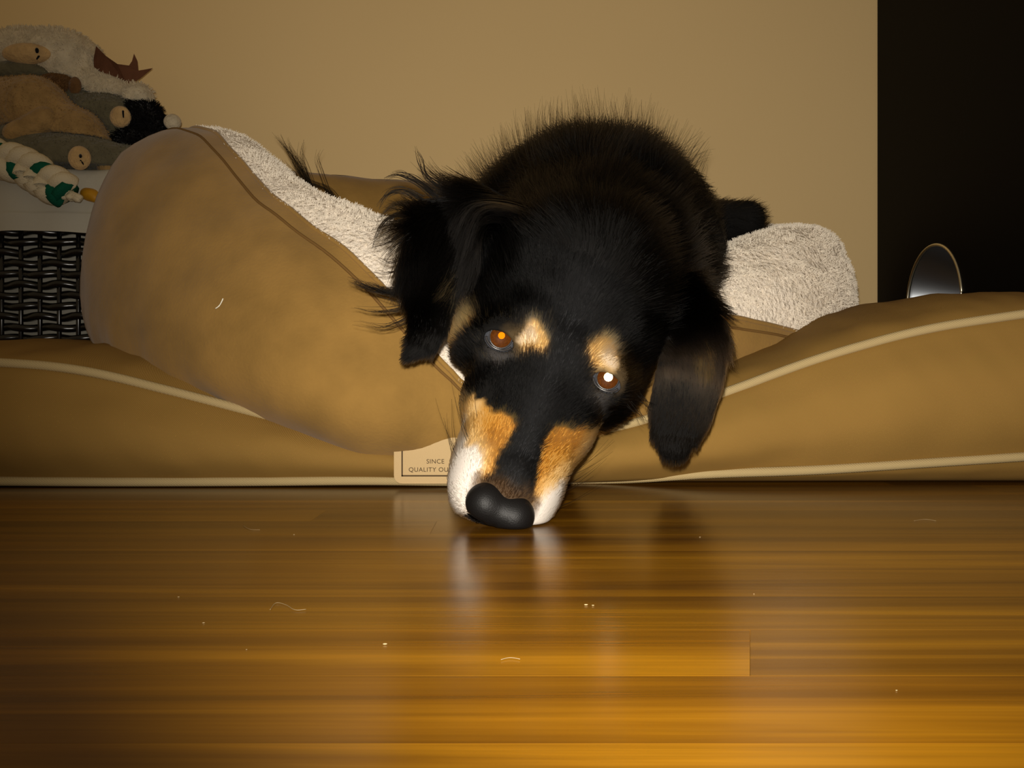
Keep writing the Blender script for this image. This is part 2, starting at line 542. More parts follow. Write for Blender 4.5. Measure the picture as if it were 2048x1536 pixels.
xs = np.linspace(-0.585, 0.56, 190)
zt, zb, zc = smooth_interp(xs, XT, ZT), smooth_interp(xs, XB, ZB), smooth_interp(xs, XC, ZC)
rows, seam_t, seam_b = [], [], []
wr = Field(38.0, 3); wr2 = Field(120.0, 5)
for i, x in enumerate(xs):
    endf = min((x + 0.60) / 0.05, (0.575 - x) / 0.05, 1.0)
    endf = math.sqrt(max(endf, 0.0) * (2 - max(endf, 0.0))) if endf < 1 else 1.0
    t_, b_, c_ = zt[i], zb[i], zc[i]
    hgt = t_ - b_
    y0 = MY0 + 0.02 * (1 - endf)
    b_ = b_ + 0.03 * (1 - endf); t_ = max(t_ - 0.02 * (1 - endf), b_ + 0.012); c_ = max(c_ - 0.05 * (1 - endf), t_ + 0.004)
    prof = [(1.02, 0.001), (y0 + 0.10, 0.0008), (y0 + 0.032, 0.0012), (y0 + 0.010, max(b_ * 0.45, 0.001)), (y0, b_),
            (y0 - 0.010 - 0.10 * hgt, b_ + 0.28 * hgt), (y0 - 0.011 - 0.11 * hgt, b_ + 0.58 * hgt), (y0 - 0.004 - 0.03 * hgt, b_ + 0.86 * hgt), (y0 + 0.004, t_),
            (y0 + 0.03, t_ + 0.45 * (c_ - t_)), (y0 + 0.09, t_ + 0.8 * (c_ - t_)), (y0 + 0.19, c_), (y0 + 0.32, c_ * 0.98), (1.09, c_ * 0.9), (1.145, c_ * 0.62), (1.155, c_ * 0.35), (1.12, 0.004)]
    c = catmull(np.array(prof), 4)
    rows.append(np.column_stack([np.full(len(c), x), c]))
    seam_t.append((x, y0 + 0.0015, t_)); tk = math.exp(-((x - 0.05) / 0.07) ** 2)
    seam_b.append((x, y0 - 0.0025 + 0.024 * tk, b_ * (1 - tk) + 0.0036 * tk))
R = np.array(rows); nv = R.shape[1]
flat = R.reshape(-1, 3)
amp = np.clip((flat[:, 2] - 0.004) / 0.02, 0, 1)[:, None]
near_seam = np.clip(np.minimum(np.abs(flat[:, 1] - MY0 - 0.004) + np.abs(flat[:, 2] - np.interp(flat[:, 0], xs, zt)), 0.03) / 0.03, 0.0, 1)[:, None]
flat = flat + (wr(flat * np.array([1.0, 1, 1])) * 0.0022 + wr2(flat) * 0.0006) * amp * near_seam
mat_root = empty('floor_cushion', (0.0, MY0 + 0.25, 0.0))
tag(mat_root, 'big flat tan canvas floor cushion with pale piping, lying on the wood floor', 'cushion')
fa = grid_faces(len(xs), nv)
lc, rc = [tuple(range(nv))], [tuple((len(xs) - 1) * nv + i for i in range(nv - 1, -1, -1))]
V0 = [tuple(p) for p in flat]
mesh('cover', V0, [tuple(q[::-1]) for q in fa.tolist()] + [q[::-1] for q in lc + rc], M['canvas'], mat_root)
st = np.array(seam_t); sb = np.array(seam_b)
def piping(P, name='piping'):
    P = catmull(P[::3], 6)
    v, f = tube(P, 0.0036, 10)
    mesh(name, v, f, M['piping'], mat_root)
piping(st); piping(sb)
# sewn-on cloth tag with a printed frame and words
def tag_patch(name, x0, x1, z0, z1, rnd, lift, material, parent, hole=None):
    n = 24; out = []
    pts = []
    for cx, cz, a0 in ((x1 - rnd, z1 - rnd, 0), (x0 + rnd, z1 - rnd, 90), (x0 + rnd, z0 + rnd, 180), (x1 - rnd, z0 + rnd, 270)):
        for s in range(6):
            a = math.radians(a0 + 18 * s); pts.append((cx + rnd * math.cos(a), cz + rnd * math.sin(a)))
    def surf(x, z, l):
        t_ = float(np.interp(x, xs, zt)); b_ = float(np.interp(x, xs, zb))
        return (x, TAGY - l, z)
    v = [surf(x, z, lift) for x, z in pts] + [surf(x, z, lift - 0.0012) for x, z in pts]
    k = len(pts)
    f = [tuple(range(k - 1, -1, -1)), tuple(range(k, 2 * k))]
    f += [(i, (i + 1) % k, k + (i + 1) % k, k + i) for i in range(k)]
    return mesh(name, v, f, material, parent, smooth=False)
TAGY = 0.6475
tag_o = tag_patch('cloth_tag', -0.0862, 0.012, 0.0042, 0.052, 0.006, 0.0, M['tagcloth'], mat_root)
tag_o['label'] = 'pale sewn-on cloth tag with printed words'
fr = []
for (a, b_, c, d) in ((-0.0807, -0.0797, 0.0095, 0.050), (-0.0807, 0.008, 0.0095, 0.0105)):
    fr.append(box(a, b_, TAGY - 0.0003, TAGY + 0.0002, c, d))
mesh('printed_frame', *join(fr), M['ink'], tag_o, smooth=False)
def lettering(txt, x, z, size):
    cu = bpy.data.curves.new('lettering', 'FONT'); cu.body = txt; cu.size = size; cu.extrude = 0.0001; cu.space_character = 1.08
    tmp = bpy.data.objects.new('text', cu); COL.objects.link(tmp)
    bpy.context.view_layer.update()
    me = bpy.data.meshes.new_from_object(tmp.evaluated_get(bpy.context.evaluated_depsgraph_get()))
    bpy.data.objects.remove(tmp); bpy.data.curves.remove(cu)
    o = bpy.data.objects.new('lettering', me); COL.objects.link(o); me.materials.clear(); me.materials.append(M['ink'])
    o.parent = tag_o; o.matrix_parent_inverse = Matrix.Identity(4)
    o.location = (x, TAGY - 0.0003, z); o.rotation_euler = (math.radians(90), 0, 0)
    return o
lettering('QUALITY OUT', -0.0755, 0.0130, 0.0046)
lettering('SINCE', -0.0625, 0.0190, 0.0046)

# ------------------------------------------------------------------ nest bed with raised puffy wall
ST = np.array([  # X, Y, Z centre, half height, half thickness, tilt deg, seam angle deg, gather
    (0.030, 0.690, 0.058, 0.044, 0.050, 26, -15, 0.0),
    (-0.040, 0.692, 0.076, 0.060, 0.054, 32, -15, 0.0),
    (-0.100, 0.700, 0.114, 0.099, 0.058, 36, 8, 0.05),
    (-0.192, 0.728, 0.147, 0.104, 0.064, 34, 36, 0.25),
    (-0.275, 0.785, 0.184, 0.120, 0.070, 24, 66, 0.7),
    (-0.330, 0.865, 0.203, 0.115, 0.078, 8, 88, 0.8),
    (-0.350, 0.965, 0.205, 0.108, 0.062, 4, 95, 0.9),
    (-0.285, 1.055, 0.226, 0.106, 0.050, 4, 150, 0.6),
    (-0.130, 1.088, 0.220, 0.108, 0.050, 0, 205, 0.5),
    (0.060, 1.085, 0.200, 0.095, 0.050, 0, 200, 0.4),
    (0.200, 1.030, 0.180, 0.080, 0.052, 0, 60, 0.2),
    (0.280, 0.925, 0.166, 0.074, 0.062, 0, -22, 0.1),
    (0.238, 0.835, 0.150, 0.066, 0.058, 6, -34, 0.0),
    (0.130, 0.745, 0.098, 0.056, 0.050, 20, 10, 0.0)])
SS = catmull(ST, 14, closed=True)
ns = len(SS)
tang = np.roll(SS[:, :2], -1, 0) - np.roll(SS[:, :2], 1, 0)
tang /= np.linalg.norm(tang, axis=1)[:, None]
outw = np.column_stack([-tang[:, 1] * -1, tang[:, 0] * -1])        # walking front -> left -> back, outward is to the right hand side turned out
cen = SS[:, :2].mean(0)
if ((SS[:, :2] - cen) * outw).sum() < 0: outw = -outw
nest = empty('nest_bed', (-0.03, 0.89, 0.10))
tag(nest, 'tan microsuede nest dog bed lined with cream fleece, on top of the flat cushion', 'dog bed')
NA, NBq = 26, 30
def ring_point(i, phi, puff=0.0):
    X, Y, Z, a, b, ti, ps, ga = SS[i]
    o = np.array([outw[i, 0], outw[i, 1], 0.0]); up = np.array([0, 0, 1.0])
    ti = math.radians(ti)
    eu = up * math.cos(ti) - o * math.sin(ti); eo = o * math.cos(ti) + up * math.sin(ti)
    c, s = math.cos(phi), math.sin(phi)
    c = math.copysign(abs(c) ** 0.82, c); s = math.copysign(abs(s) ** 0.90, s)
    return np.array([X, Y, Z]) + eo * (b + puff) * c + eu * (a + puff) * s
outer = np.zeros((ns, NA, 3)); inner = np.zeros((ns, NBq, 3)); seam = []
for i in range(ns):
    ps = math.radians(SS[i, 6]); lo = -math.pi / 2 - 0.7
    for j in range(NA):
        t = j / (NA - 1); phi = lo + (ps - lo) * t
        p = ring_point(i, phi)
        ga = SS[i, 7]
        w = math.exp(-((t - 0.12) / 0.22) ** 2) * ga
        p = p + np.array([outw[i, 0], outw[i, 1], 0.25]) * w * (0.0075 * math.sin(i * 0.95) + 0.004 * math.sin(i * 2.3 + 1))
        if t > 0.985: p = p - 0 * p
        outer[i, j] = p
    for j in range(NBq):
        t = j / (NBq - 1); phi = ps + (2 * math.pi + lo - ps) * t
        inner[i, j] = ring_point(i, phi, 0.004 * math.sin(math.pi * min(t * 4, 1)) if t < 0.25 else 0.004)
    seam.append(outer[i, -1])
lump = Field(16.0, 21); lump2 = Field(60.0, 22)
def lumpy(A, k=1.0):
    s = A.shape; f = A.reshape(-1, 3)
    return (f + lump(f) * 0.004 * k + lump2(f) * 0.0012 * k).reshape(s)
outer = lumpy(outer); inner = lumpy(inner)
# the seam is pulled in a little on both sides
for j, wgt in ((NA - 1, 1.0), (NA - 2, 0.45)):
    pass
mesh('suede_cover', outer.reshape(-1, 3), [tuple(q) for q in grid_faces(ns, NA, close_u=True).tolist()], M['suede'], nest)
fle = mesh('fleece_lining', inner.reshape(-1, 3), [tuple(q) for q in grid_faces(ns, NBq, close_u=True).tolist()], M['fleece'], nest)
stitch = outer[:, -2] * 0.6 + outer[:, -3] * 0.4
v, f = tube(outer[:, -1], 0.0022, 6, closed=True)
mesh('rim_seam', v, f, M['suede'], nest)
off = np.column_stack([outw, np.zeros(ns)])
v, f = tube(stitch + off * 0.0003, 0.0012, 6, closed=True)
mesh('stitch_line', v, f, simple('brown_thread', (0.16, 0.085, 0.025), 0.9, 0.1), nest)
# padded base inside the wall
pu, pv = 48, 16
pad = []
for i in range(pu):
    a = 2 * math.pi * i / pu
    for j in range(pv):
        b_ = -math.pi / 2 + math.pi * j / (pv - 1)
        pad.append((-0.03 + 0.285 * math.cos(a) * math.cos(b_), 0.885 + 0.185 * math.sin(a) * math.cos(b_), 0.105 + 0.032 * math.sin(b_)))
mesh('base_pad', lumpy(np.array(pad)), [tuple(q) for q in grid_faces(pu, pv, close_u=True).tolist()], M['fleece'], nest)
# short pile of the fleece
Pf = inner.reshape(-1, 3); Qf = grid_faces(ns, NBq, close_u=True)
n_ = np.cross(Pf[Qf[:, 2]] - Pf[Qf[:, 0]], Pf[Qf[:, 3]] - Pf[Qf[:, 1]]); n_ /= np.linalg.norm(n_, axis=1)[:, None] + 1e-9
cc = np.stack([SS[:, 0], SS[:, 1], SS[:, 2]], 1)[Qf[:, 0] // NBq]
fc = Pf[Qf].mean(1)
sg = np.sign(((fc - cc) * n_).sum(1)); n_ *= sg[:, None]
wgt = np.where(n_[:, 1] < 0.35, 1.0, 0.25) * np.where((fc[:, 2] > 0.07) & (Qf[:, 0] % NBq < 22), 1, 0.0)
Nv = np.zeros_like(Pf)
for c_ in range(4): np.add.at(Nv, Qf[:, c_], n_)
Nv /= np.linalg.norm(Nv, axis=1)[:, None] + 1e-9
rp, rn, _ = scatter(Pf, Qf, Nv, 60000, wgt, 5)
swirl = Field(70.0, 9)
dr = rn + swirl(rp) * 0.8 + RNG.normal(size=rp.shape) * 0.35
pts = strands(rp - rn * 0.001, dr, RNG.uniform(0.0025, 0.005, len(rp)), 4, 0.0, Field(300, 4), 0.5)
cl = np.array([0.82, 0.74, 0.62]) * RNG.uniform(0.75, 1.1, (len(rp), 1))
po = hair('fleece_pile', pts, 0.00032, 0.00012, cl, M['pile'], nest); po['kind'] = 'stuff'

# ------------------------------------------------------------------ the dog
HO = at(1116, 712, 0.515); HN = at(1005, 1012, 0.468)
hm = HN - HO; hm /= np.linalg.norm(hm)                              # along the muzzle towards the nose
hn = np.array([0, -1.0, 0]); hn = hn - hn.dot(hm) * hm; hn /= np.linalg.norm(hn)
hl = np.cross(hn, hm)
ph = math.radians(6)
hn, hl = hn * math.cos(ph) + hl * math.sin(ph), hl * math.cos(ph) - hn * math.sin(ph)
HR = np.stack([hl, hm, hn], 1)                                      # columns: lateral, muzzle, dorsal

def hw(x, u, z):       # head millimetres -> world
    return HO + HR @ np.array([x, u, z]) * 0.001
def to_head(P):
    return (P - HO) @ HR * 1000.0

def hell(P, c, r): return s_ell(P, hw(*c), np.asarray(r) * 0.001, HR)
def hcap(P, a, b, ra, rb): return s_cap(P, hw(*a), hw(*b), ra * 0.001, rb * 0.001)

EYE_R = 11.6
EYES = [np.array([-34.0, -1.5, -13.0]), np.array([35.0, -6.5, -13.5])]
EYE_W = [hw(*e) for e in EYES]
lens_pt = np.array([0.0, 0.0, CAMH + 0.008])
GAZE = []
for e in EYE_W:
    d = lens_pt - e; GAZE.append(d / np.linalg.norm(d))

LE = [at(1035, 462, 0.590), at(960, 440, 0.572), at(893, 478, 0.556), at(865, 545, 0.546), at(860, 605, 0.541), at(858, 648, 0.537), at(846, 684, 0.535), at(818, 712, 0.534)]
LW = [0.020, 0.026, 0.023, 0.0185, 0.0142, 0.0120, 0.0098, 0.0028]
RE = [at(1322, 575, 0.605), at(1372, 632, 0.580), at(1388, 690, 0.562), at(1382, 745, 0.552), at(1362, 825, 0.543), at(1350, 872, 0.538), at(1349, 896, 0.536)]
RW = [0.018, 0.019, 0.0205, 0.0210, 0.0195, 0.0150, 0.0095]
E_N = np.array([0.12, -0.97, 0.2])

def f_head(P):
    d = hell(P, (0, -50, -36), (50, 58, 43))                        # skull
    d = smin(d, hell(P, (0, -12, -22), (27, 30, 23)), 0.020)        # forehead to stop
    for s in (-1, 1):
        d = smin(d, hell(P, (s * 37, -24, -38), (23, 36, 29)), 0.018)   # cheek
        d = smin(d, hell(P, (s * 24, -14, -12), (14, 13, 12)), 0.014)   # brow
        d = smin(d, hell(P, (s * 27, 22, -28), (14, 26, 20)), 0.016)    # under the eye
    mz = hcap(P, (0, 4, -25), (0, 88, -16.5), 25, 16.5)
    d = smin(d, mz, 0.016)
    d = smin(d, hell(P, (0, 45, -16), (17, 60, 15.5)), 0.010)           # bridge of the nose
    for s in (-1, 1):
        d = smin(d, hell(P, (s * 17.5, 80, -19), (13.5, 24, 17)), 0.010)   # lips
        d = smin(d, hell(P, (s * 19.5, 48, -26), (13.5, 38, 18)), 0.012)
    d = smin(d, hell(P, (0, 86, -3.5), (10.5, 15.0, 8.4)), 0.007)            # fur that comes down onto the nose
    d = smin(d, hcap(P, (0, 0, -54), (0, 74, -42), 19, 13), 0.008)      # lower jaw
    return d

def f_eyes(P, d):
    for c, gz in zip(EYE_W, GAZE):
        q = P - c
        d = smin(d, np.linalg.norm(q, axis=1) - 0.0138, 0.007)          # lids round the eyeball
        ax = q @ gz
        sx = hl - hl.dot(gz) * gz; sx /= np.linalg.norm(sx); sy = np.cross(gz, sx)
        sy = sy if sy[2] > 0 else -sy
        k = np.sqrt((q @ sx / 0.0090) ** 2 + ((q @ sy + 0.0012) / 0.0056) ** 2)
        op = np.maximum((k - 1) * 0.006, 0.0045 - ax)
        d = smax(d, -op, 0.0025)
    return d

BODY = dict(neck=((0.046, 0.600, 0.142), (0.074, 0.80, 0.196)))
def f_body(P):
    d = s_cap(P, *BODY['neck'], 0.060, 0.094)
    d = smin(d, s_ell(P, (0.074, 0.835, 0.200), (0.110, 0.10, 0.102)), 0.05)
    d = smin(d, s_ell(P, (0.060, 0.945, 0.205), (0.135, 0.14, 0.098)), 0.05)
    d = smin(d, s_cap(P, (0.090, 0.70, 0.150), (0.110, 0.80, 0.165), 0.052, 0.075), 0.04)
    d = smin(d, s_cap(P, (0.150, 0.885, 0.225), (0.232, 0.880, 0.240), 0.034, 0.0185), 0.018)      # folded hind leg
    d = smin(d, s_cap(P, (-0.05, 1.00, 0.20), (-0.17, 0.985, 0.235), 0.045, 0.016), 0.02)          # tail along the back of the nest
    d = smin(d, s_cap(P, (-0.17, 0.985, 0.235), (-0.245, 0.965, 0.265), 0.016, 0.008), 0.01)
    return d

def f_ears(P):
    a = s_flap(P, LE, LW, 0.0032, E_N)
    b = s_flap(P, RE, RW, 0.0032, np.array([-0.15, -0.97, 0.1]))
    return a, b

def f_dog(P):
    h = f_head(P)
    h = f_eyes(P, h)
    d = smin(h, f_body(P), 0.030)
    a, b = f_ears(P)
    d = smin(d, np.minimum(a, b), 0.006)
    return smax(d, 0.0007 - P[:, 2], 0.002)                              # rests on the floor

DP, DQ, DN = surface(f_dog, (-0.275, 0.445, -0.004), (0.275, 1.115, 0.325), 0.0019)

BLACK = np.array([0.0030, 0.0026, 0.0023]); SHEEN_GREY = np.array([0.0165, 0.0165, 0.0175])
TAN = np.array([0.33, 0.168, 0.036]); PALE = np.array([0.48, 0.31, 0.13]); WHITE = np.array([0.56, 0.51, 0.46])
pat = Field(0.22, 31); pat2 = Field(0.9, 32)
def coat(P, fine=0.0):
    q = to_head(P)
    nz = pat(q) * 1.6 + pat2(q) * 0.8
    if fine: nz = nz + np.random.default_rng(3).normal(size=q.shape) * fine
    x, u, z = q[:, 0] + nz[:, 0], q[:, 1] + nz[:, 1] * 1.5, q[:, 2]
    c = np.tile(BLACK, (len(P), 1))
    head = (u > -95) & (z > -85) & (np.abs(x) < 75)
    # sheen on forehead and bridge, painted into the coat as grey
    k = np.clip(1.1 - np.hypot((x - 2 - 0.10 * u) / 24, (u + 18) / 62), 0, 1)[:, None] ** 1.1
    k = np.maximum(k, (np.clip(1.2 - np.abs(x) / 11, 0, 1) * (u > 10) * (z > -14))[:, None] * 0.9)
    c = c * (1 - k) + SHEEN_GREY * k
    def mix(m, col):
        nonlocal c
        m = np.clip(m, 0, 1)[:, None]
        c = c * (1 - m) + col * m
    def step(v, w): return np.clip(v / w + 0.5, 0, 1)
    stripe = np.interp(u, [15, 30, 45, 60, 80, 90], [15, 12.5, 10.5, 9.5, 10.5, 15])
    top = np.where(x < 0, np.interp(-x, [10, 24, 33, 42], [52, 46, 43, 33]), np.interp(x, [10, 20, 32, 42], [46, 36, 31, 20]))
    side = step(np.abs(x) - stripe, 2.0) * step(u - top, 2.5) * (z > -62)
    mix(side, TAN)
    pale = side * step(np.abs(x) - np.interp(u, [20, 45, 62, 75, 90], [34, 31, 24, 16, 13]), 7.0)
    mix(pale, PALE)
    wl = side * step(np.abs(x) - np.interp(u, [20, 45, 60, 72, 80, 90, 100], [43, 39, 34, 26, 20, 15.5, 14]), 4.0)
    mix(wl, WHITE)
    mix(side * step(u - 86, 4) * step(19 - np.abs(x), 3) * (z > -8) * 0.75, np.array([0.06, 0.032, 0.015]))
    mix(((z < -20) & (u > 52)).astype(float), WHITE)
    mix(step(u - 87, 5) * step(17 - np.abs(x), 3) * step(u * 0 + z + 9, 3) * head * 0.6, np.array([0.075, 0.042, 0.018]))
    for (cx, cu, rx, ru, w) in ((-16.5, -5, 8.0, 10, 1), (25, -14, 10.5, 12, 0.9)):
        d = np.hypot((x - cx) / rx, (u - cu) / ru)
        mix(step(1 - d, 0.35) * head * w, PALE)
        d2 = np.hypot((x - cx - (3 if cx > 0 else -3)) / (rx * 0.6), (u - cu - 1) / (ru * 0.6))
        mix(step(1 - d2, 0.6) * head * 0.6, WHITE * 0.8)
        d3 = np.hypot((x - cx * 1.25) / (rx * 1.6), (u - cu - 5) / (ru * 1.1))
        mix(step(1 - d3, 0.6) * head * 0.16, PALE * 0.6)
    d = np.hypot((x + 58) / 8, (u + 6) / 12); mix(step(1 - d, 0.4) * (z > -70), PALE)
    d = np.hypot((x + 44) / 6, (u - 30) / 9); mix(step(1 - d, 0.5) * 0.0, PALE)
    for s in (-1, 1):                                                    # greyish skin below the eye
        d = np.hypot((x - s * 31) / 8, (u - 13) / 7); mix(step(1 - d, 0.9) * head * 0.5, np.array([0.055, 0.05, 0.048]))
    return c

ears_a, ears_b = f_ears(DP)
isL = ears_a < 0.002; isR = ears_b < 0.002
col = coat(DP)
col[isL | isR] = BLACK
dog = empty('dog', (0.05, 0.80, 0.10))
tag(dog, 'black long-haired dog with tan brows and white-edged muzzle, head hanging onto the floor', 'dog')
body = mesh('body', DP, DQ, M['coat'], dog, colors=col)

# nose leather: pad with two nostrils
def f_nose(P):
    d = hell(P, (0, 99.8, -4.5), (16.5, 9.5, 8.6))
    for s in (-1, 1):
        d = smin(d, hell(P, (s * 9.5, 98.5, -3.5), (7.6, 8.5, 8.0)), 0.007)
    for s in (-1, 1):
        d = smin(d, hell(P, (s * 9.5, 99, -4.5), (8.5, 9.0, 8.0)), 0.004)
        d = smax(d, -hell(P, (s * 9.3, 108.0, -6.5), (4.4, 5.0, 2.8)), 0.002)
        d = smax(d, -hcap(P, (s * 12.5, 106.5, -7.5), (s * 17.5, 101.0, -10), 1.5, 1.0), 0.001)
    d = smax(d, -hcap(P, (0, 110.5, 0), (0, 109, -14), 0.9, 0.9), 0.0015)
    return smax(d, 0.0006 - P[:, 2], 0.002)
c0 = hw(0, 99, 0)
NP, NQ, NN = surface(f_nose, c0 - 0.026, c0 + 0.026, 0.0009)
mesh('nose', NP, NQ, M['nose'], dog)

# eyes: ball, iris, pupil that throws the flash back
def eye(c, gz, shine, up_px):
    sx = hl - hl.dot(gz) * gz; sx /= np.linalg.norm(sx); sy = np.cross(sx, gz)
    if sy[2] < 0: sy = -sy
    ax = gz + sy * 0.16; ax /= np.linalg.norm(ax)                        # looks a little upwards
    ex = np.cross(sy, ax); ex /= np.linalg.norm(ex); ey = np.cross(ax, ex)
    r = EYE_R * 0.001
    def cap(r, a0, a1, n, m=32):
        V = []
        for i in range(n):
            a = a0 + (a1 - a0) * i / (n - 1)
            for j in range(m):
                b = 2 * math.pi * j / m
                V.append(c + r * (ax * math.cos(a) + (ex * math.cos(b) + ey * math.sin(b)) * math.sin(a)))
        return V, [tuple(q) for q in grid_faces(n, m, close_v=True).tolist()]
    ball = mesh('eyeball', *cap(r, math.radians(33), math.pi, 20), M['sclera'], dog)
    V, Fc = cap(r * 1.004, 0.0, math.radians(35), 12)
    ir = mesh('iris', V, Fc, M['iris'], ball)
    # rim of the iris
    ring = [c + r * 1.006 * (ax * math.cos(0.60) + (ex * math.cos(b) + ey * math.sin(b)) * math.sin(0.60)) for b in np.linspace(0, 2 * math.pi, 32, endpoint=False)]
    mesh('limbus', *tube(ring, 0.0006, 5, closed=True), M['rim'], ball)
    # pupil disc facing between lens and flash
    pc = c + r * 1.03 * (gz * 1.0 + sy * up_px); 
    fl = np.array(flash.location); lp = np.array([0, 0, CAMH])
    hv = (fl - pc) / np.linalg.norm(fl - pc) + (lp - pc) / np.linalg.norm(lp - pc); hv /= np.linalg.norm(hv)
    a = np.cross(np.array([0, 0, 1.0]), hv); a /= np.linalg.norm(a); b2 = np.cross(hv, a)
    pr = shine[1]
    k = 24
    V = [pc + hv * 0.0003] + [pc + pr * (a * math.cos(t) + b2 * math.sin(t)) for t in np.linspace(0, 2 * math.pi, k, endpoint=False)]
    V += [pc - hv * 0.0012 + pr * 0.9 * (a * math.cos(t) + b2 * math.sin(t)) for t in np.linspace(0, 2 * math.pi, k, endpoint=False)]
    Fc = [(0, 1 + i, 1 + (i + 1) % k) for i in range(k)] + [(1 + i, 1 + k + i, 1 + k + (i + 1) % k, 1 + (i + 1) % k) for i in range(k)]
    po = mesh('pupil', V, Fc, M[shine[0]], ball, smooth=False)
    po['label'] = 'pupil shining back the flash'
    # moist rim along the lower lid
    arc = []
    for t in np.linspace(math.radians(195), math.radians(345), 20):
        arc.append(c + (r + 0.0008) * (gz * math.sqrt(max(1 - (0.66 * math.cos(t)) ** 2 - (0.47 * math.sin(t)) ** 2, 0)) + sx * 0.66 * math.cos(t) + sy * 0.47 * math.sin(t)))
    mesh('eyelid_rim', *tube(arc, 0.0008, 6), M['rim'], dog)
eye(EYE_W[0], GAZE[0], ('shine_orange', 0.0020), 0.20)
eye(EYE_W[1], GAZE[1], ('shine_white', 0.0026), 0.20)

# ---- fur
dq = to_head(DP)
nose_d = f_nose(DP)
fcen = DP[DQ].mean(1)
fq = to_head(fcen)
fnorm = DN[DQ].mean(1)
fL, fR = isL[DQ].all(1), isR[DQ].all(1)
fbody = f_body(fcen); fhead = f_head(fcen)
is_head = (fhead < 0.006) & ~fL & ~fR & (fq[:, 1] > -72)
eyed = np.min([np.linalg.norm(fcen - (c + g_ * 0.009), axis=1) for c, g_ in zip(EYE_W, GAZE)], axis=0)
ok = (f_nose(fcen) > -0.0004) & (eyed > 0.0085) & (fcen[:, 2] > 0.002)
field = Field(45.0, 41); fine_f = Field(160.0, 42); curl = Field(60.0, 43)

def tangent(v, n): return v - (v * n).sum(1)[:, None] * n

# short face fur, lying from the nose up over the skull
vis = np.where((fnorm @ np.array([0, -1.0, 0.15])) > -0.35, 1.0, 0.12)
dens = is_head * ok * np.where(fq[:, 1] > 60, np.maximum(vis, 0.7), vis) * np.where(fq[:, 1] > 10, 1.5, 1.0)
rp, rn, fi = scatter(DP, DQ, DN, 95000, dens, 1)
q = to_head(rp)
back = np.tile(-hm, (len(rp), 1)) + hl[None] * np.clip(q[:, 0] / 40, -1, 1)[:, None] * 0.45
d = tangent(back, rn); d /= np.linalg.norm(d, axis=1)[:, None] + 1e-9
lift = np.where(q[:, 1] > 10, 0.30, 0.36)[:, None]
d = d + rn * lift + field(rp) * 0.16 + fine_f(rp) * 0.16 + RNG.normal(size=rp.shape) * 0.09
ln = np.interp(q[:, 1], [-72, -50, -25, 5, 30, 70, 95], [11, 9, 7, 5.2, 4.8, 4.2, 2.6]) * 0.001
ln = ln * np.where(np.abs(q[:, 0]) > 44, 1.9, 1.0) * RNG.uniform(0.7, 1.15, len(rp))
ed = np.min([np.linalg.norm(rp - (c + g_ * 0.009), axis=1) for c, g_ in zip(EYE_W, GAZE)], axis=0)
ln = ln * np.clip((ed - 0.007) / 0.010, 0.35, 1)
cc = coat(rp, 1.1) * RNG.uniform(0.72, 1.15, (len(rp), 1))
griz = (RNG.random(len(rp)) < 0.22 * np.clip((0.019 - ed) / 0.008, 0, 1))      # grizzled hairs round the eyes
cc[griz] = PALE * RNG.uniform(0.2, 0.6, (griz.sum(), 1))
fleck = RNG.random(len(rp)) < 0.035
cc[fleck] = np.maximum(cc[fleck], np.array([0.05, 0.045, 0.042]))
pts = strands(rp - rn * 0.0004, d, ln, 4, 0.03, fine_f, 0.06)
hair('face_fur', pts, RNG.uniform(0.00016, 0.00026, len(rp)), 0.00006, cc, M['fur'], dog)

# long fur of neck and back
bd = (~is_head) * (~fL) * (~fR) * ok * vis * (fcen[:, 2] > 0.075)
rp, rn, fi = scatter(DP, DQ, DN, 60000, bd, 2)
out = np.zeros_like(rp)
out[:, 0] = np.clip((rp[:, 0] - 0.07) / 0.10, -1, 1) * 0.75
out[:, 1] = 0.35
out[:, 2] = 0.25
nk = np.clip((0.72 - rp[:, 1]) / 0.12, 0, 1)[:, None]                    # neck fur sweeps from the skull backwards and sideways
out = out * (1 - nk) + nk * (-hm * 0.9 + hl * np.clip((rp - HO) @ hl / 0.05, -1, 1)[:, None] * 0.8)
d = tangent(out, rn); d /= np.linalg.norm(d, axis=1)[:, None] + 1e-9
d = d + rn * (0.55 * (1 - nk) + 0.4 * nk) + field(rp) * 0.45 + RNG.normal(size=rp.shape) * 0.12
ln = RNG.uniform(0.014, 0.026, len(rp)) * np.where(rp[:, 0] > 0.185, 0.6, 1.0)
cc = BLACK * RNG.uniform(0.5, 2.4, (len(rp), 1))
pts = strands(rp - rn * 0.001, d, ln, 5, 0.35, curl, 0.14)
hair('back_fur', pts, RNG.uniform(0.00018, 0.0003, len(rp)), 0.00005, cc, M['fur'], dog)
# wispy guard hairs that stand off the back
rp, rn, fi = scatter(DP, DQ, DN, 1600, bd * (fcen[:, 2] > 0.24) * (fcen[:, 0] > -0.06) * (fcen[:, 0] < 0.165), 3)
d = rn * 0.6 + np.array([-0.12, 0.0, 0.75]) + field(rp) * 0.5
pts = strands(rp, d, RNG.uniform(0.022, 0.040, len(rp)), 6, 0.05, curl, 0.12)
hair('guard_hairs', pts, 0.00016, 0.00004, np.tile(BLACK, (len(rp), 1)), M['fur'], dog)

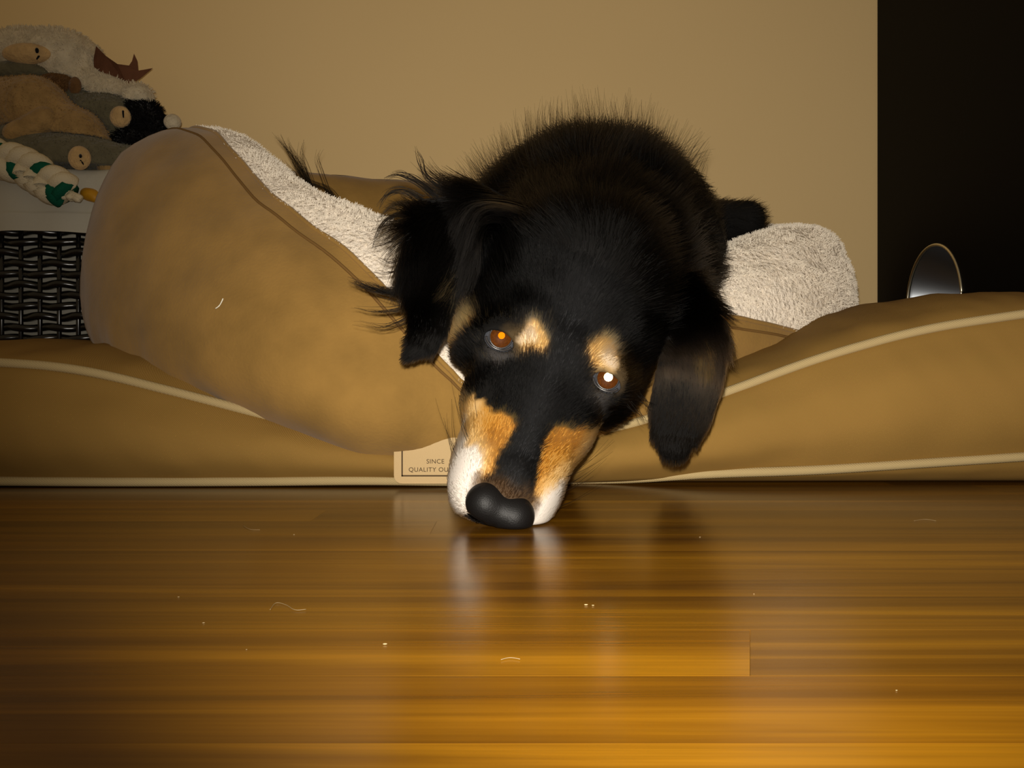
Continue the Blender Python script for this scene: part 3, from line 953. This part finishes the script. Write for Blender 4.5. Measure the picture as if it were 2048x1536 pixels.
# ear fur: sleek on the flap, long and wavy at its root
def ear_fur(mask, nodes, n, seed, long_fn, side):
    P0 = np.array(nodes)
    rp, rn, fi = scatter(DP, DQ, DN, n, mask * vis, seed)
    segd = P0[1:] - P0[:-1]; L = np.linalg.norm(segd, axis=1); cum = np.r_[0, np.cumsum(L)] / L.sum()
    best = np.full(len(rp), 9.0); tt = np.zeros(len(rp)); dd = np.zeros_like(rp)
    for i in range(len(segd)):
        t = np.clip((rp - P0[i]) @ segd[i] / L[i] ** 2, 0, 1)
        ds = np.linalg.norm(rp - P0[i] - t[:, None] * segd[i], axis=1)
        m = ds < best
        best[m] = ds[m]; tt[m] = cum[i] + t[m] * (cum[i + 1] - cum[i]); dd[m] = segd[i] / L[i]
    ln, droop, lift, wav, rough = long_fn(tt, rp)
    across = np.cross(dd, rn)
    d = dd + rn * lift[:, None] - np.array([0, 0, 0.5]) * np.clip(0.5 - tt, 0, 1)[:, None] * (1 if side < 0 else 0) + field(rp) * rough[:, None] + RNG.normal(size=rp.shape) * 0.06
    return rp, rn, tt, strands(rp - rn * 0.0004, d, ln * RNG.uniform(0.7, 1.15, len(rp)), 7, droop, curl, wav)

def lf_left(t, p):
    ln = np.interp(t, [0, 0.25, 0.5, 0.7, 0.85, 1], [0.024, 0.034, 0.030, 0.014, 0.008, 0.005])
    lift = np.interp(t, [0, 0.4, 0.8, 1], [0.22, 0.22, 0.15, 0.1])
    return ln, 0.7, lift, np.interp(t, [0, 0.5, 1], [0.16, 0.16, 0.04]), np.interp(t, [0, 0.5, 1], [0.28, 0.3, 0.08])
rp, rn, tt, pts = ear_fur(fL, LE, 15000, 4, lf_left, -1)
cc = BLACK * RNG.uniform(0.6, 4.0, (len(rp), 1))
streak = (np.linalg.norm((rp - at(918, 540, 0.545)) * np.array([1.6, 0.5, 0.6]), axis=1) < 0.0105) & (RNG.random(len(rp)) < 0.55)
cc[streak] = PALE * RNG.uniform(0.35, 0.8, (streak.sum(), 1))
hair('ear_fur', pts, RNG.uniform(0.00018, 0.0003, len(rp)), 0.00005, cc, M['fur'], dog)

def lf_right(t, p):
    ln = np.interp(t, [0, 0.3, 0.5, 0.7, 1], [0.026, 0.026, 0.017, 0.009, 0.005])
    lift = np.interp(t, [0, 0.4, 0.8, 1], [0.4, 0.25, 0.12, 0.08])
    return ln, 0.5, lift, np.interp(t, [0, 0.5, 1], [0.10, 0.06, 0.02]), np.interp(t, [0, 0.5, 1], [0.35, 0.2, 0.06])
rp, rn, tt, pts = ear_fur(fR, RE, 13000, 5, lf_right, 1)
cc = BLACK * RNG.uniform(0.6, 1.8, (len(rp), 1))
gb = np.exp(-((tt - 0.64) / 0.20) ** 2)[:, None]  # grey-brown sheen across the flap, painted into the hair colour
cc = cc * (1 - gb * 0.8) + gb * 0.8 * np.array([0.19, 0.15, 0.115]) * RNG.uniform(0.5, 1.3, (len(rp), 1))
s1 = (np.linalg.norm((rp - at(1410, 705, 0.555)) * np.array([1.3, 0.5, 0.7]), axis=1) < 0.0085) & (RNG.random(len(rp)) < 0.5)
cc[s1] = PALE * RNG.uniform(0.35, 0.8, (s1.sum(), 1))
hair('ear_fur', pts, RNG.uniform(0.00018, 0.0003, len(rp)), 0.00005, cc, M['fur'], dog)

# hand-laid locks: feathering that curls away from the ears, tail feathers, neck fringe
def lock(points, n, spread, r=0.0002, colr=None, seed=0, shrink=0.2, kink=0.0008):
    g2 = np.random.default_rng(seed)
    C = catmull(points, 6); s = len(C)
    t = np.linspace(0, 1, s)
    offs = g2.normal(size=(n, 1, 3)) * spread * (1 - (1 - shrink) * t[None, :, None])
    ofs2 = g2.normal(size=(n, 1, 3)) * spread * 0.7 * (t[None, :, None] ** 2)
    scale = g2.uniform(0.72, 1.0, (n, 1))
    ts = t[None] * scale
    P = np.stack([np.stack([np.interp(ts[i], t, C[:, k]) for k in range(3)], 1) for i in range(n)])
    P = P + offs + ofs2 + np.sin(t[None, :, None] * 9 + g2.uniform(0, 6, (n, 1, 1))) * kink * t[None, :, None]
    return P
locks = []
D = 0.548
for k, (pp, n) in enumerate([
    ([(840, 600), (790, 590), (735, 575), (695, 558)], 26),
    ([(835, 575), (795, 583), (760, 575), (715, 562)], 18),
    ([(830, 610), (790, 622), (750, 624), (700, 615)], 7),
    ([(835, 625), (800, 645), (760, 654), (710, 640)], 6),
    ([(850, 440), (800, 430), (765, 450), (745, 500)], 12),
    ([(850, 430), (815, 450), (785, 480), (742, 492)], 16),
    ([(840, 460), (805, 480), (780, 500), (760, 530)], 9),
    ([(830, 500), (800, 518), (775, 522), (745, 512)], 6),
    ([(850, 400), (810, 380), (775, 388), (755, 420)], 12),
    ([(870, 390), (830, 360), (795, 348), (765, 358)], 12),
    ([(880, 380), (850, 350), (838, 315), (830, 290)], 6),
    ([(890, 400), (840, 405), (790, 410), (755, 440)], 14),
    ([(830, 520), (795, 540), (770, 545), (740, 540)], 5)]):
    locks.append(lock([at(x, y, D + 0.004 * (k % 3)) for x, y in pp], int(n * 1.6), 0.0016, seed=50 + k))
LP = np.concatenate(locks)
hair('ear_feathering', LP, 0.00032, 0.00004, np.tile(BLACK * 1.1, (len(LP), 1)), M['fur'], dog)
# mop of long waves thrown over the root of the image-left ear
locks = []
g3 = np.random.default_rng(77)
for k in range(130):
    a = g3.random(); b = g3.random()
    x0, y0 = 1085 - 120 * a, 455 - 30 * b + 35 * a * 0
    midx, midy = 960 - 70 * b, 425 + 65 * a - 25 * b
    ex_, ey_ = 905 - 80 * b + 30 * a, 520 + 120 * g3.random()
    dep = 0.553 + 0.012 * b
    locks.append(lock([at(x0, y0, dep + 0.032), at((x0 + midx) / 2, (y0 + midy) / 2 - 14, dep + 0.006), at(midx, midy, dep - 0.006), at(ex_ + 22, (midy + ey_) / 2, dep - 0.010), at(ex_, ey_, dep - 0.012)],
                      34, 0.0017, seed=100 + k, shrink=0.55, kink=0.0008))
LP = np.concatenate(locks)
lv = np.where(g3.random((130, 1)) < 0.3, g3.uniform(6, 16, (130, 1)), g3.uniform(0.7, 3.0, (130, 1)))  # some locks coloured lighter to paint in the sheen of the hair
lc_ = BLACK * np.repeat(lv, 34, 0)
hair('ear_waves', LP, 0.0002, 0.00004, lc_, M['fur'], dog)
# tail feathers
locks = []
for k, (pp, n) in enumerate([
    ([(655, 440), (605, 350), (575, 300), (552, 268)], 22), ([(650, 440), (615, 350), (590, 310), (572, 275)], 14),
    ([(645, 440), (612, 345), (603, 310), (606, 280)], 10), ([(680, 440), (645, 350), (636, 320), (640, 298)], 5),
    ([(660, 440), (600, 375), (590, 350), (570, 320)], 16), ([(700, 450), (660, 385), (620, 365), (590, 340)], 24)]):
    locks.append(lock([at(x, y, 0.965) for x, y in pp], n, 0.003, seed=300 + k, shrink=0.3))
LP = np.concatenate(locks)
hair('tail_feathers', LP, 0.0003, 0.00006, np.tile(BLACK, (len(LP), 1)), M['fur'], dog)
# fringe of the neck on the other side, hair under the cheek
locks = []
for k, (pp, n, dp) in enumerate([
    ([(1400, 590), (1430, 620), (1450, 660), (1462, 690)], 14, 0.575), ([(1400, 620), (1440, 650), (1462, 690), (1475, 730)], 16, 0.57),
    ([(1410, 660), (1445, 690), (1462, 720), (1478, 745)], 12, 0.565), ([(1390, 540), (1425, 570), (1440, 600), (1450, 640)], 10, 0.60),
    ([(1250, 800), (1265, 815), (1280, 835), (1292, 850)], 7, 0.535), ([(1270, 790), (1285, 800), (1300, 812), (1315, 812)], 8, 0.54)]):
    locks.append(lock([at(x, y, dp + (0.014 - 0.005 * i if k < 4 else 0)) for i, (x, y) in enumerate(pp)], n, 0.0022, seed=400 + k))
LP = np.concatenate(locks)
hair('neck_fringe', LP, 0.0002, 0.00004, np.tile(BLACK, (len(LP), 1)), M['fur'], dog)
# whiskers
wh = []
g4 = np.random.default_rng(5)
for s in (-1, 1):
    for k in range(15):
        u = g4.uniform(52, 86); z = g4.uniform(-26, -10)
        r0_ = hw(s * 29, u, z)
        dr = hl * s * g4.uniform(0.5, 0.9) - hm * g4.uniform(0.35, 1.0) + hn * g4.uniform(-0.1, 0.3)
        dr /= np.linalg.norm(dr); L_ = g4.uniform(0.014, 0.034)
        b_ = -hm * 0.35 * L_
        wh.append([r0_ + dr * L_ * t + b_ * t * t for t in np.linspace(0, 1, 8)])
hair('whiskers', np.array(wh), 0.00013, 0.00004, np.tile(BLACK, (len(wh), 1)), M['fur'], dog)

# ------------------------------------------------------------------ tower loudspeaker by the wall
SX = 0.583
spk = empty('tower_speaker', (0.72, 1.16, 0.0))
tag(spk, 'tall black tower loudspeaker with a round metal woofer in its side, against the beige wall', 'loudspeaker')
WC, WRr = np.array([SX, 1.228, 0.190]), 0.079
# cabinet with a round opening in its left side
K = 48
def cabinet():
    y0, y1, z0, z1, x1 = 0.90, 1.415, 0.03, 1.12, 0.86
    V, Fc = [], []
    ring = [(SX, WC[1] + WRr * math.cos(2 * math.pi * i / K), WC[2] + WRr * math.sin(2 * math.pi * i / K)) for i in range(K)]
    sq = []
    for i in range(K):
        c, s_ = math.cos(2 * math.pi * i / K), math.sin(2 * math.pi * i / K)
        ty = ((y1 - WC[1]) / c) if c > 1e-6 else ((y0 - WC[1]) / c if c < -1e-6 else 1e9)
        tz = ((z1 - WC[2]) / s_) if s_ > 1e-6 else ((z0 - WC[2]) / s_ if s_ < -1e-6 else 1e9)
        t = min(ty, tz); sq.append((SX, WC[1] + t * c, WC[2] + t * s_))
    deep = [(SX + 0.10, p[1], p[2]) for p in ring]
    V = ring + sq + deep
    for i in range(K):
        j = (i + 1) % K
        Fc.append((i, j, K + j, K + i)); Fc.append((j, i, 2 * K + i, 2 * K + j))
    n = len(V)
    V += [(SX, y0, z0), (SX, y1, z0), (SX, y1, z1), (SX, y0, z1), (x1, y0, z0), (x1, y1, z0), (x1, y1, z1), (x1, y0, z1)]
    for q in ((0, 4, 7, 3), (1, 2, 6, 5), (4, 5, 6, 7), (3, 7, 6, 2), (0, 1, 5, 4)):
        Fc.append(tuple(n + i for i in q))
    # corner fillers of the side
    for cy, cz in ((y0, z0), (y1, z0), (y1, z1), (y0, z1)):
        best = sorted(range(K), key=lambda i: abs(math.atan2(sq[i][2] - WC[2], sq[i][1] - WC[1]) - math.atan2(cz - WC[2], cy - WC[1])))[:2]
        V.append((SX, cy, cz)); Fc.append((K + best[0], K + best[1], len(V) - 1))
    return V, Fc
mesh('cabinet', *cabinet(), M['black_plastic'], spk, smooth=False)
mesh('plinth', *box(SX - 0.01, 0.88, 0.88, 1.40, 0.0, 0.032, 0.004), M['black_plastic'], spk, smooth=False)
mesh('front_grille', *box(SX + 0.012, 0.848, 0.886, 0.901, 0.06, 1.10, 0.005), simple('black_grille_cloth', (0.006, 0.006, 0.006), 0.95, 0.1, bump=(900, 0.5, 0.001)), spk, smooth=False)
V = []
cone_prof = [(0.985, 0.002), (0.97, 0.006), (0.8, 0.030), (0.6, 0.056), (0.44, 0.074), (0.40, 0.077), (0.38, 0.073), (0.30, 0.066), (0.18, 0.061), (0.0, 0.059)]
for rr, dx in cone_prof:
    for i in range(K):
        V.append((SX + dx, WC[1] + WRr * rr * math.cos(2 * math.pi * i / K), WC[2] + WRr * rr * math.sin(2 * math.pi * i / K)))
mesh('woofer_cone', V, [tuple(q) for q in grid_faces(len(cone_prof), K, close_v=True).tolist()], M['cone'], spk)
rg = [(SX - 0.0005, WC[1] + WRr * math.cos(t), WC[2] + WRr * math.sin(t)) for t in np.linspace(0, 2 * math.pi, 64, endpoint=False)]
mesh('trim_ring', *tube(rg, 0.0022, 8, closed=True), M['ring'], spk)

# ------------------------------------------------------------------ black wicker basket
BC = np.array([-0.76, 1.285]); BHX, BHY, BRC = 0.32, 0.105, 0.07
def rrect(n, hx, hy, rc):
    """points round a rounded rectangle, even spacing, starting mid front"""
    segs = []
    per = 4 * (hx - rc) + 4 * (hy - rc) + 2 * math.pi * rc
    out = []
    for i in range(n):
        s = per * i / n
        L = [(2 * (hx - rc), 'f'), (math.pi * rc / 2, 'a'), (2 * (hy - rc), 'r'), (math.pi * rc / 2, 'b'), (2 * (hx - rc), 'k'), (math.pi * rc / 2, 'c'), (2 * (hy - rc), 'l'), (math.pi * rc / 2, 'd')]
        for ln_, k in L:
            if s <= ln_: break
            s -= ln_
        t = s / ln_
        if k == 'f': p, nn = (-(hx - rc) + s, -hy), (0, -1)
        elif k == 'r': p, nn = (hx, -(hy - rc) + s), (1, 0)
        elif k == 'k': p, nn = ((hx - rc) - s, hy), (0, 1)
        elif k == 'l': p, nn = (-hx, (hy - rc) - s), (-1, 0)
        else:
            cx, cy, a0 = {'a': (hx - rc, -(hy - rc), -90), 'b': (hx - rc, hy - rc, 0), 'c': (-(hx - rc), hy - rc, 90), 'd': (-(hx - rc), -(hy - rc), 180)}[k]
            a = math.radians(a0 + 90 * t); p, nn = (cx + rc * math.cos(a), cy + rc * math.sin(a)), (math.cos(a), math.sin(a))
        out.append((p[0], p[1], nn[0], nn[1]))
    return np.array(out)
bsk = empty('wicker_basket', (BC[0], BC[1], 0.0))
tag(bsk, 'black woven wicker basket full of dog toys, beside the wall', 'basket')
NSK = 62
base_ = rrect(NSK, BHX, BHY, BRC)
for i in range(NSK):
    p = base_[i]
    P = np.array([(BC[0] + p[0], BC[1] + p[1], z) for z in np.linspace(0.012, 0.345, 3)])
    mesh('stake', *tube(P, 0.0034, 6), M['wicker'], bsk)
fine_path = rrect(NSK * 6, BHX, BHY, BRC)
for r in range(24):
    z = 0.010 + r * 0.0142
    ph_ = math.pi * (r % 2)
    w = np.array([0.0044 * math.cos(math.pi * j / 6 + ph_) for j in range(NSK * 6)])
    P = np.column_stack([BC[0] + fine_path[:, 0] + fine_path[:, 2] * w, BC[1] + fine_path[:, 1] + fine_path[:, 3] * w, np.full(NSK * 6, z) + 0.0014 * np.sin(np.arange(NSK * 6) * 0.52 + r)])
    mesh('weaver', *tube(P, 0.0057, 6, closed=True), M['wicker'], bsk)
bot = rrect(60, BHX - 0.004, BHY - 0.004, BRC - 0.004)
vb = [(BC[0] + p[0], BC[1] + p[1], z) for z in (0.004, 0.012) for p in bot]
mesh('bottom_panel', vb, [tuple(range(59, -1, -1)), tuple(range(60, 120))] + [(i, (i + 1) % 60, 60 + (i + 1) % 60, 60 + i) for i in range(60)], M['wicker'], bsk, smooth=False)
rim = rrect(120, BHX, BHY, BRC)
mesh('rim', *tube(np.column_stack([BC[0] + rim[:, 0], BC[1] + rim[:, 1], np.full(120, 0.348)]), 0.009, 8, closed=True), M['wicker'], bsk)
# cloth liner turned down over the rim
lp_ = rrect(160, BHX, BHY, BRC); prof = [(-0.016, 0.03), (-0.016, 0.14), (-0.016, 0.24), (-0.013, 0.320), (-0.010, 0.352), (0.003, 0.362), (0.014, 0.352), (0.017, 0.325), (0.0165, 0.305), (0.0185, 0.300), (0.0175, 0.288), (0.0165, 0.276)]
prof = catmull(np.array(prof), 3)
V = []
for i in range(160):
    for (o_, z) in prof:
        wob = 0.0025 * math.sin(i * 0.37) + 0.0018 * math.sin(i * 0.9 + 1) if o_ > 0 else 0
        V.append((BC[0] + lp_[i, 0] + lp_[i, 2] * (o_ + wob), BC[1] + lp_[i, 1] + lp_[i, 3] * (o_ + wob), z + (0.002 * math.sin(i * 0.21) if z < 0.3 else 0)))
mesh('cloth_liner', V, [tuple(q) for q in grid_faces(160, len(prof), close_u=True).tolist()], M['liner'], bsk)

# ------------------------------------------------------------------ toys heaped in the basket
def blob(name, f, lo, hi, h, material, parent=None):
    P, Q, N = surface(f, lo, hi, h)
    o = mesh(name, P, Q, material, parent)
    return o, P, Q, N

def union(prims, k):
    def f(P):
        d = None
        for p in prims:
            e = s_cap(P, *p[1:]) if p[0] == 'c' else s_ell(P, *p[1:])
            d = e if d is None else smin(d, e, k)
        return d
    return f

def bounds(prims, pad=0.012):
    lo = np.full(3, 9.0); hi = np.full(3, -9.0)
    for p in prims:
        if p[0] == 'c':
            for c, r in ((p[1], p[3]), (p[2], p[4])):
                lo = np.minimum(lo, np.asarray(c) - r); hi = np.maximum(hi, np.asarray(c) + r)
        else:
            r = max(p[2]); lo = np.minimum(lo, np.asarray(p[1]) - r); hi = np.maximum(hi, np.asarray(p[1]) + r)
    return lo - pad, hi + pad

PLACED = []
def plush_toy(name, label, prims, k, material, patches=(), fuzz=(3500, 0.0035, None), group='plush dog toys heaped in the wicker basket'):
    """prims: body shapes; patches: (part name, prims, material)"""
    lo, hi = bounds(prims)
    root = empty(name, tuple((lo + hi) / 2 * np.array([1, 1, 0]) + np.array([0, 0, lo[2] + 0.012])))
    tag(root, label, 'plush toy', group)
    base_f = union(prims, k); others = list(PLACED)
    def f(P):
        d = base_f(P)
        for g_ in others: d = smax(d, 0.0012 - g_(P), 0.003)
        return smax(d, -np.maximum(P[:, 1] - 1.205, P[:, 2] - 0.368), 0.004)     # leaves room for the basket rim
    PLACED.append(base_f)
    o, P, Q, N = blob('body', f, lo, hi, 0.0035, M[material], root)
    for (pn, pp, pm) in patches:
        l2, h2 = bounds(pp, 0.006)
        blob(pn, union(pp, 0.004), l2, h2, 0.0018, M[pm], root)
    if fuzz:
        n, L, c = fuzz
        if c is None: c = {'pl_brown': (0.16, 0.08, 0.03), 'pl_grey': (0.14, 0.12, 0.075), 'pl_tan': (0.36, 0.22, 0.085)}[material]
        rp, rn, _ = scatter(P, Q, N, n, None, 8)
        pts = strands(rp - rn * 0.001, rn + Field(90, 6)(rp) * 0.8, RNG.uniform(0.6, 1.1, n) * L, 4, 0.1, Field(200, 7), 0.4)
        h_ = hair('fuzz', pts, 0.0005, 0.0002, np.array(c) * RNG.uniform(0.7, 1.15, (n, 1)), M['plushfuzz'], root)
        h_['kind'] = 'stuff'
    return root

A = lambda x, y, d: at(x, y, d)
r_ = rad
# pile is laid out front to back; soft toys give way to the ones in front
PLACED.append(union([('c', A(-80, 285, 1.15), A(-10, 315, 1.148), 0.028, 0.028), ('c', A(-10, 315, 1.148), A(45, 332, 1.145), 0.028, 0.028), ('c', A(45, 332, 1.145), A(135, 390, 1.142), 0.028, 0.022)], 0.004))   # room for the rope toy
plush_toy('grey_plush', 'big dark grey plush mole with a round tan muzzle above the braided rope',
    [('e', A(130, 330, 1.205), (r_(130, 1.2), 0.045, r_(62, 1.2))), ('e', A(40, 300, 1.21), (r_(75, 1.2), 0.04, r_(50, 1.2))), ('c', A(200, 350, 1.21), A(270, 330, 1.22), 0.036, 0.026)],
    0.02, 'pl_grey',
    [('muzzle', [('e', A(159, 316, 1.156), (r_(22, 1.16), 0.010, r_(24, 1.16)))], 'pl_patch'),
     ('nostril', [('e', A(161, 312, 1.1465), (0.0022, 0.0015, 0.003))], 'pl_black'),
     ('stitch', [('c', A(161, 320, 1.1465), A(168, 330, 1.147), 0.0011, 0.0009)], 'pl_black')])
plush_toy('tan_plush', 'long tan plush creature draped over the grey moles',
    [('c', A(-30, 205, 1.24), A(70, 215, 1.22), 0.034, 0.040), ('c', A(70, 225, 1.22), A(160, 270, 1.215), 0.040, 0.030), ('c', A(160, 270, 1.215), A(218, 325, 1.205), 0.028, 0.020)],
    0.02, 'pl_tan',
    [('leg', [('c', A(90, 240, 1.19), A(30, 268, 1.18), 0.018, 0.015)], 'pl_tan'), ('paw', [('e', A(222, 332, 1.198), (0.019, 0.017, 0.019))], 'pl_tan')])
plush_toy('grey_plush', 'dark grey plush mole with a round tan muzzle beside the black fluffy toy',
    [('e', A(200, 235, 1.255), (r_(72, 1.25), 0.04, r_(45, 1.25))), ('c', A(150, 205, 1.27), A(70, 175, 1.275), 0.026, 0.020), ('e', A(235, 240, 1.24), (0.024, 0.026, 0.026))],
    0.02, 'pl_grey',
    [('muzzle', [('e', A(241, 234, 1.214), (r_(21, 1.2), 0.010, r_(22, 1.2)))], 'pl_patch'),
     ('stitch', [('c', A(246, 222, 1.203), A(247, 236, 1.203), 0.0016, 0.001)], 'pl_black')])
plush_toy('black_plush', 'fluffy jet black plush toy hanging out behind the nest bed',
    [('e', A(282, 252, 1.25), (r_(46, 1.25), 0.032, r_(46, 1.25))), ('c', A(255, 212, 1.25), A(285, 240, 1.25), 0.012, 0.022), ('e', A(270, 290, 1.24), (r_(40, 1.25), 0.03, r_(30, 1.25)))],
    0.012, 'pl_black',
    [('paw', [('e', A(345, 244, 1.235), (0.012, 0.010, 0.011))], 'pl_white'), ('nose', [('e', A(268, 268, 1.218), (0.005, 0.004, 0.004))], 'pl_black')],
    fuzz=(5000, 0.010, (0.006, 0.005, 0.005)))
plush_toy('brown_plush', 'small dark brown plush under the cream sheep',
    [('e', A(122, 182, 1.262), (r_(36, 1.26), 0.03, r_(30, 1.26))), ('c', A(100, 175, 1.262), A(150, 215, 1.26), 0.018, 0.016)], 0.01, 'pl_brown',
    [('ear', [('e', A(150, 172, 1.245), (0.009, 0.005, 0.013))], 'pl_brown')])
plush_toy('sheep_plush', 'woolly cream plush sheep with a beige face and dangling arm, topmost in the basket',
    [('e', A(120, 125, 1.30), (r_(88, 1.3), 0.060, r_(62, 1.3))), ('e', A(45, 110, 1.30), (r_(62, 1.3), 0.05, r_(48, 1.3))),
     ('c', A(150, 165, 1.29), A(225, 190, 1.27), 0.034, 0.022), ('c', A(225, 190, 1.27), A(275, 200, 1.25), 0.020, 0.017), ('e', A(278, 200, 1.25), (0.018, 0.016, 0.019))],
    0.02, 'pl_white',
    [('face', [('e', A(55, 108, 1.246), (r_(50, 1.25), 0.014, r_(21, 1.25)))], 'pl_patch'),
     ('eye', [('e', A(74, 101, 1.231), (0.0026, 0.0026, 0.004))], 'pl_black'),
     ('mouth', [('c', A(78, 112, 1.231), A(74, 118, 1.232), 0.0014, 0.0014)], 'pl_black'),
     ('ear', [('e', A(40, 145, 1.262), (r_(70, 1.26), 0.022, r_(22, 1.26)))], 'pl_grey')],
    fuzz=(5000, 0.006, (0.66, 0.57, 0.41)))
# felt toy with pointed ends
poly = [(192, 92), (212, 112), (235, 128), (258, 131), (264, 122), (268, 107), (275, 122), (277, 141), (290, 139), (306, 136), (282, 156), (256, 173), (240, 167), (222, 158), (205, 146), (188, 134), (187, 118)]
V = []
for d_ in (1.252, 1.258):
    for i, (x, y) in enumerate(poly):
        V.append(A(x, y, d_ + 0.00035 * abs(x - 240)))
kp = len(poly)
fo = mesh('felt_toy', V, [tuple(range(kp - 1, -1, -1)), tuple(range(kp, 2 * kp))] + [(i, (i + 1) % kp, kp + (i + 1) % kp, kp + i) for i in range(kp)], M['felt'], None, smooth=False)
tag(fo, 'brown felt toy with pointed tips lying on the cream sheep arm', 'toy')
yo, _, _, _ = blob('rubber_toy', union([('e', A(182, 390, 1.17), (0.012, 0.012, 0.008)), ('c', A(172, 386, 1.17), A(190, 396, 1.165), 0.006, 0.006)], 0.006), A(182, 390, 1.17) - 0.025, A(182, 390, 1.17) + 0.025, 0.0016, M['yellow'])
tag(yo, 'yellow rubber toy tip at the end of the braided rope', 'toy')
# braided rope toy
rope = empty('rope_toy', tuple(A(70, 360, 1.16)))
tag(rope, 'cream and green braided cotton rope toy lying on the basket liner', 'rope toy')
axis = catmull([A(-80, 285, 1.15), A(-10, 315, 1.148), A(45, 332, 1.145), A(95, 362, 1.143), A(130, 386, 1.142)], 16)
T = np.gradient(axis, axis=0); T /= np.linalg.norm(T, axis=1)[:, None]
sn = np.cross(T, np.array([0, -1.0, 0])); sn /= np.linalg.norm(sn, axis=1)[:, None]; nn = np.cross(sn, T)
arc = np.r_[0, np.cumsum(np.linalg.norm(np.diff(axis, axis=0), axis=1))]
for k in range(4):
    a = arc / 0.062 * 2 * math.pi + k * math.pi / 2
    g_ = k == 3
    P = axis + sn * ((0.0125 if g_ else 0.0150) * np.sin(a))[:, None] + nn * (0.0075 * np.sin(2 * a))[:, None]
    so = mesh('strand', *tube(P, 0.0088 if g_ else 0.0112, 10), M['rope_green'] if g_ else M['rope_white'], rope)
    if g_: so['label'] = 'dark green strand'
mesh('knot_binding', *tube([A(126, 380, 1.142), A(136, 390, 1.142)], [0.019, 0.017], 12), M['rope_green'], rope)
for k in range(9):
    e_ = A(150 + 14 * math.cos(k), 397 + 5 * math.sin(k * 2.1), 1.138 + 0.006 * math.sin(k * 1.7))
    mesh('tassel', *tube(catmull([A(130, 385, 1.142), A(142, 388 + k % 3 * 3, 1.139), e_], 4), [0.005] * 4 + [0.0045] * 4 + [0.003], 6), M['rope_white'], rope)

# ------------------------------------------------------------------ crumbs and stray hairs
def on_floor(px, py): return at(px, py, FPX * CAMH / (py - 768))
cg = np.random.default_rng(9)
for k, (x, y, w, lab) in enumerate([(357, 1195, 4, 'round crumb'), (407, 1247, 5, 'round crumb'), (493, 1300, 3, 'round crumb'), (770, 1290, 9, 'lone crumb'), (1172, 1211, 7, 'twin crumb'),
                               (1186, 1212, 5, 'twin crumb'), (588, 1070, 3, 'round crumb'), (1400, 1075, 3, 'round crumb'), (1793, 1382, 4, 'round crumb'), (1508, 1189, 3, 'round crumb')]):
    c = on_floor(x, y); s_ = rad(w, c[1]) * 0.6
    V = []
    for i in range(5):
        for j in range(8):
            a, b = math.pi * i / 4, 2 * math.pi * j / 8
            rr = cg.uniform(0.8, 1.15)
            V.append((c[0] + s_ * rr * math.sin(a) * math.cos(b), c[1] + s_ * 0.5 * rr * math.sin(a) * math.sin(b), 0.0001 + s_ * 0.28 * (1 - math.cos(a))))
    o = mesh('crumb', V, [tuple(q) for q in grid_faces(5, 8, close_v=True).tolist()], M['crumb'])
    tag(o, {'l': 'long pale crumb lying alone on the wood floor', 't': 'one of two pale crumbs lying end to end on the floor', 'r': 'tiny round pale speck of a crumb on the wood floor'}[lab[0]], 'crumb',
        {'l': None, 't': 'two crumbs end to end on the floor', 'r': 'specks on the floor'}[lab[0]])
for k, (pp, lab) in enumerate([([(540, 1222), (552, 1208), (572, 1212), (590, 1222), (612, 1221)], 'curly pale dog hair lying on the floor'),
                               ([(1002, 1322), (1020, 1318), (1040, 1321)], 'short straight pale dog hair on the floor in front of the muzzle'),
                               ([(1828, 1043), (1850, 1040), (1872, 1043)], 'pale dog hair on the floor below the cushion piping'),
                               ([(486, 1052), (500, 1060), (520, 1061)], 'pale dog hair on the floor below the cloth tag')]):
    P = [on_floor(x, y) + np.array([0, 0, 0.0004]) for x, y in pp]
    o = mesh('stray_hair', *tube(catmull(P, 5), 0.00009, 5), M['hairwhite'])
    tag(o, lab, 'hair', 'stray hairs')

# a pale hair stuck on the suede wall of the nest bed
Po = outer.reshape(-1, 3)
pxo = np.stack([1024 + Po[:, 0] / Po[:, 1] * FPX, 768 - (Po[:, 2] - CAMH) / Po[:, 1] * FPX], 1)
def on_suede(px, py):
    d = np.hypot(pxo[:, 0] - px, pxo[:, 1] - py) + np.where(Po[:, 1] > 0.85, 500, 0)
    i = np.argsort(d)[:4]; w = 1 / (d[i] + 1.0)
    return at(px, py, float((Po[i, 1] * w).sum() / w.sum()) - 0.004)
hp = catmull([on_suede(x, y) for x, y in ((446, 597), (443, 604), (438, 612), (431, 617))], 4)
sh = mesh('stray_hair', *tube(hp, 0.00045, 5), simple('white_hair', (0.85, 0.8, 0.66), 0.6))
tag(sh, 'short white dog hair clinging to the tan suede bed wall', 'hair', 'stray hairs')
